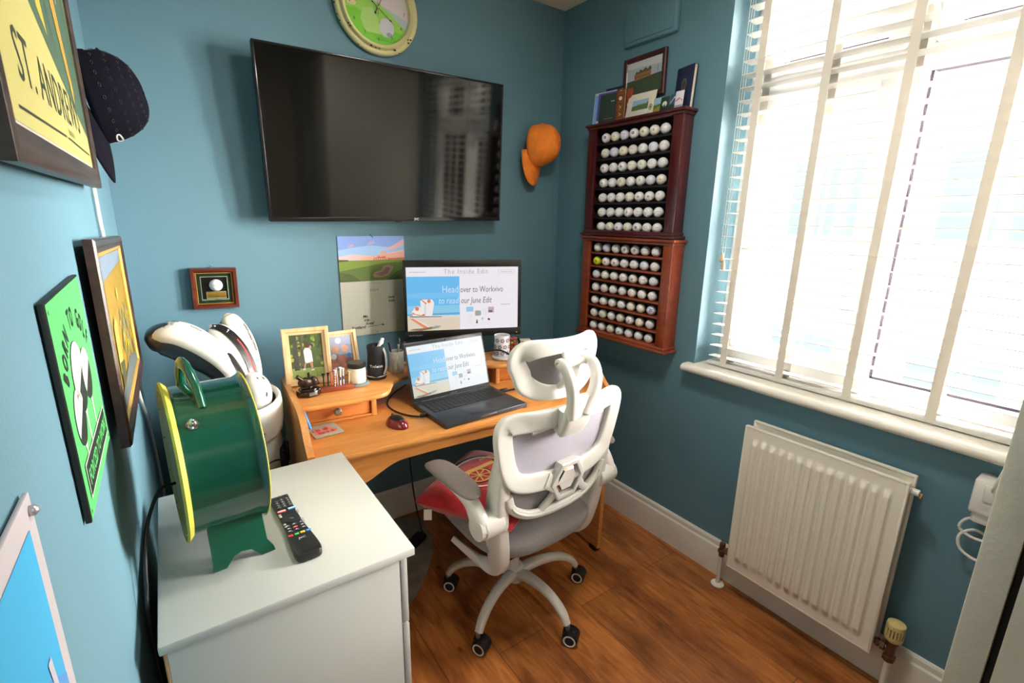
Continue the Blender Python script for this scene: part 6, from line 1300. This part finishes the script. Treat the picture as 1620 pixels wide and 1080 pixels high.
# ================================================================ golf bag and club covers
gb = thing('golf_bag', 'large white golf bag standing in the back left corner behind the chest', 'golf bag', (.26, -.25, 0))
WL = mat('white_bag_vinyl', (222, 220, 214), .42, noise_amt=.02, nscale=12, bump=.15, bscale=120); CRV = mat('cream_bag_vinyl', (214, 208, 190), .45)
p0, p1 = Vector((.262, -.235, .004)), Vector((.258, -.412, .882)); ax = (p1-p0).normalized(); BTm = Matrix.Translation(p0) @ ax.to_track_quat('Z', 'Y').to_matrix().to_4x4(); Lb = (p1-p0).length
m = M(BTm); m.lathe([(.085, 0), (.10, .005), (.108, .03), (.110, .10), (.108, .30), (.106, .55), (.105, Lb-.225)], CRV, n=48)
for zz in (.60, .64): m.lathe([(.1062, zz-.002), (.1076, zz), (.1062, zz+.002)], flat((170, 164, 150)), n=48, cap=False)
m.lathe([(.1092, .03), (.112, .034), (.112, .06), (.1095, .064)], BLACKM, n=48, cap=False); m.build('bag_body', gb)
m = M(BTm); m.lathe([(.104, Lb-.235), (.104, Lb-.16), (.101, Lb-.13), (.103, Lb-.11)], WL, n=48, cap=False); m.lathe([(.103, Lb-.112), (.110, Lb-.108), (.113, Lb-.08), (.113, Lb-.02), (.110, Lb+.004), (.104, Lb+.010), (.098, Lb+.006), (.095, Lb-.01), (.094, Lb-.10), (0, Lb-.10)], WL, n=48)
m.build('bag_collar', gb, 50)
m = M(BTm); m.lathe([(.0938, Lb-.004), (.0938, Lb-.095), (0, Lb-.096)], mat('dark_bag_lining', (24, 24, 28), .95), n=40, cap=False); m.build('bag_lining', gb)
for az, zz in ((-1.2, Lb-.075), (-.2, Lb-.17), (-1.9, Lb-.17)):
    m = M(BTm); r_s = .113 if zz > Lb-.1 else .1045; m.sphere((r_s*math.cos(az), r_s*math.sin(az), zz), .0045, STEEL, n=10); m.build('stud', gb)
m = M(); bc = BTm @ Vector((.109*math.cos(-.35), .109*math.sin(-.35), Lb-.215)); T = Matrix.Translation(bc) @ Matrix.Rotation(-.45, 4, 'Z'); m.rbox((-.006, -.030, -.035), (.010, .028, .036), BLACKM, .004, T); m.build('strap_patch', gb)
m = M(); q = lambda az, zz, r=.112: tuple(BTm @ Vector((r*math.cos(az), r*math.sin(az), zz)))
m.tube([q(-.6, Lb-.18, .116), q(-.5, Lb-.21, .119), q(-.45, Lb-.27, .119), q(-.6, Lb-.34, .120), q(-.9, Lb-.37, .122), q(-1.5, Lb-.375, .122)], .005, BLACKM, smooth=8); m.tube([q(-.3, Lb-.15, .116), q(-.35, Lb-.17, .120), q(-.4, Lb-.22, .120)], .0015, STEEL); m.build('carry_strap', gb)
m = M(); m.tube([q(-1.55, Lb-.20, .112), q(-1.35, Lb-.19, .118), q(-1.0, Lb-.185, .122), q(-.7, Lb-.21, .125), q(-.5, Lb-.26, .128), q(-.45, Lb-.33, .130), q(-.5, Lb-.36, .13)], .0028, BLACK, smooth=8); m.sweep([q(-1.62, Lb-.215, .113), q(-1.5, Lb-.197, .114)], (.005, .005), BLACK, n=10); m.build('loose_cable', gb)
m = M(BTm)
for az in (2.2, 2.8, 3.6, 4.2, .4): m.cyl((.05*math.cos(az), .05*math.sin(az), Lb-.10), (.055*math.cos(az), .055*math.sin(az), Lb+.03), .007, mat('dark_grip_rubber', (40, 40, 44), .7))
m.build('club_shafts', gb)

def cover(name, label, path, under, top_m, marks=None, n=24, up=(.35, -.55, .75), lift=.20, hk=.86):
    """path rows: x,y,z,w,h ; upper shell in top_m over an underside in another colour"""
    t = thing(name, label, 'club headcover', path[0][:3]); t['group'] = 'club headcovers in the golf bag'
    pp = cr_spline(path, 7); up = Vector(up).normalized()
    P_ = [Vector(p[:3]) for p in pp]; sc = [(p[3], p[4]) for p in pp]
    m = M(); m.sweep(P_, sc, under, up=up, n=n, e=2.3); m.build('underside', t, 60)
    m = M(); m.sweep([p+up*(s_[1]*lift) for p, s_ in zip(P_, sc)], [(s_[0]*1.015, s_[1]*hk) for s_ in sc], top_m, up=up, n=n, e=2.4); m.build('upper', t, 60)
    if marks:
        m = M()
        def surf(k, w):   # k along 0..1, w across -1..1, on the upper shell
            i = max(1, min(len(P_)-2, int(k*(len(P_)-1)))); tt = (P_[i+1]-P_[i-1]).normalized(); B_ = tt.cross(up).normalized(); Hh = B_.cross(tt); s_ = sc[i]
            f = k*(len(P_)-1)-int(k*(len(P_)-1)); base = P_[i].lerp(P_[i+1], f)
            return base+up*(s_[1]*lift)+B_*(s_[0]*1.02*w)+Hh*(s_[1]*(hk+.02)*math.sqrt(max(0, 1-abs(w)**2.4))+.0012)
        marks(m, surf, up); m.build('printing', t)
    return t
INK_ = flat((30, 30, 34))
def scrib(m, surf, up, k, w, sc_, pts, col=None, wd=.0010): m.sweep([surf(k+x*sc_, w+y*sc_*3.2) for x, y in pts], (wd, .0005), col or INK_, up=up, n=5)
CRN = [(-.4, .2), (-.2, -.3), (0, .4), (.2, -.3), (.4, .2), (.2, .3), (0, 0), (-.2, .3), (-.4, .2)]
SCR = [(-.5, 0), (-.2, .35), (.1, -.3), (.3, .3), (0, .4), (-.1, -.2), (.3, -.4), (.5, .1), (.2, .1), (-.3, -.3)]
def d_marks(m, surf, up):
    for k, w, s_ in ((.80, -.1, .09), (.52, .1, .08), (.27, .15, .08), (.64, .3, .05)): scrib(m, surf, up, k, w, s_, CRN if s_ < .085 else SCR)
    for i, ch in enumerate('MELBOURNE'): 
        p = surf(.70, .45-i*.11); q_ = surf(.70, .45-i*.11-.05); r_ = (q_-p).normalized(); m.text(ch, .0105, INK_, p+up*.001, r_, up.cross(r_).normalized(), .0008, 'CENTER')
    for i, ch in enumerate('CLUB'): 
        p = surf(.655, .25-i*.14); q_ = surf(.655, .25-i*.14-.05); r_ = (q_-p).normalized(); m.text(ch, .0105, INK_, p+up*.001, r_, up.cross(r_).normalized(), .0008, 'CENTER')
BKV = mat('black_vinyl', (26, 22, 22), .35, coat=.2)
cover('driver_headcover', 'largest white and black headcover reaching left over the green drum lamp', [(.262, -.42, .86, .030, .026), (.246, -.418, .93, .034, .034), (.214, -.412, .995, .042, .044), (.168, -.402, 1.045, .047, .052), (.118, -.39, 1.082, .050, .052), (.078, -.38, 1.092, .046, .044), (.053, -.372, 1.086, .030, .028), (.046, -.370, 1.083, .012, .010)], BKV, WL, d_marks, up=(.42, -.30, .86), lift=.42, hk=.62)
def g_marks(m, surf, up):
    for w in (-.32, -.16, 0, .16): m.sweep([surf(k/30, w) for k in range(2, 28)], (.0070, .0007), BKV, up=up, n=6)
    m.sweep([surf(k/30, .02) for k in range(6, 16)], (.0028, .0014), flat((206, 40, 40)), up=up, n=6)
    scrib(m, surf, up, .66, -.05, .10, [(.35, .5), (-.4, .5), (-.5, -.3), (.4, -.4), (.4, .1), (0, .1)], flat((230, 230, 232)), .0026); scrib(m, surf, up, .82, -.05, .07, [(.4, .4), (0, .5), (-.4, .2), (-.4, -.5)], flat((230, 230, 232)), .0022)
cover('fairway_headcover', 'white headcover with black stripe and red bar beside the largest headcover', [(.292, -.385, .86, .026, .024), (.285, -.368, .94, .034, .034), (.262, -.350, 1.01, .040, .040), (.230, -.332, 1.062, .040, .038), (.205, -.322, 1.085, .028, .026), (.196, -.32, 1.09, .010, .010)], BKV, WL, g_marks)
def h_marks(m, surf, up):
    m.sweep([surf(.80+.0*k, -1+k/8) for k in range(1, 16)], (.0012, .0006), flat((120, 100, 60)), up=up, n=5)
    for k, w in ((.5, .4), (.42, .3), (.34, .4)): scrib(m, surf, up, k, w, .10, CRN)
cover('hybrid_headcover', 'narrow cream headcover with black tip standing furthest back in the bag', [(.300, -.335, .86, .024, .022), (.306, -.300, .95, .028, .026), (.292, -.268, 1.03, .034, .030), (.268, -.245, 1.088, .034, .028), (.255, -.235, 1.108, .024, .020), (.250, -.232, 1.113, .008, .008)], mat('black_tip_vinyl', (34, 32, 32), .4), CRV, h_marks)
def s_marks(m, surf, up):
    for k, w in ((.76, -.35), (.55, .30), (.33, .0), (.62, -.2)): scrib(m, surf, up, k, w, .075, CRN, None, .0014)
cover('putter_headcover', 'rounded white headcover with small leaf emblems at the bag rim', [(.292, -.440, .825, .026, .022), (.298, -.444, .872, .036, .034), (.297, -.443, .912, .038, .038), (.287, -.439, .944, .030, .030), (.280, -.437, .959, .015, .015), (.278, -.436, .962, .005, .005)], WL, WL, s_marks)

# ================================================================ floor things under the desk
m = M(); op = cr_spline([(.965, -.07), (.972, -.20), (.945, -.31), (.86, -.44), (.735, -.565), (.62, -.63), (.52, -.64), (.50, -.45), (.50, -.2), (.56, -.05), (.75, -.03)], 6, True)
m.prism(list(reversed(op)) if sum((b[0]-a[0])*(b[1]+a[1]) for a, b in zip(op, op[1:]+op[:1])) > 0 else op, .0005, .014, mat('grey_brown_rug', (140, 130, 116), .95, noise_amt=.2, nscale=16, bump=.6, bscale=160), bev=.005)
m.build('rug', label='rounded grey brown rug on the floor under the desk', category='rug')
pw = thing('power_adapter', 'black power adapter with cable lying on the rug under the desk', 'adapter', (.86, -.30, .015))
m = M(TR((.875, -.27, .0145), rz=.5)); m.rbox((-.055, -.026, 0), (.055, .026, .028), BLACK, .006); m.build('adapter_body', pw)
m = M(); m.tube([(.90, -.255, .030), (.93, -.25, .03), (.93, -.21, .05), (.91, -.185, .25), (.895, -.18, .55), (.89, -.19, .72)], .0035, BLACK); m.tube([(.82, -.30, .028), (.76, -.33, .02), (.70, -.28, .0185), (.66, -.18, .0185), (.64, -.04, .02)], .0035, BLACK); m.build('adapter_cable', pw)
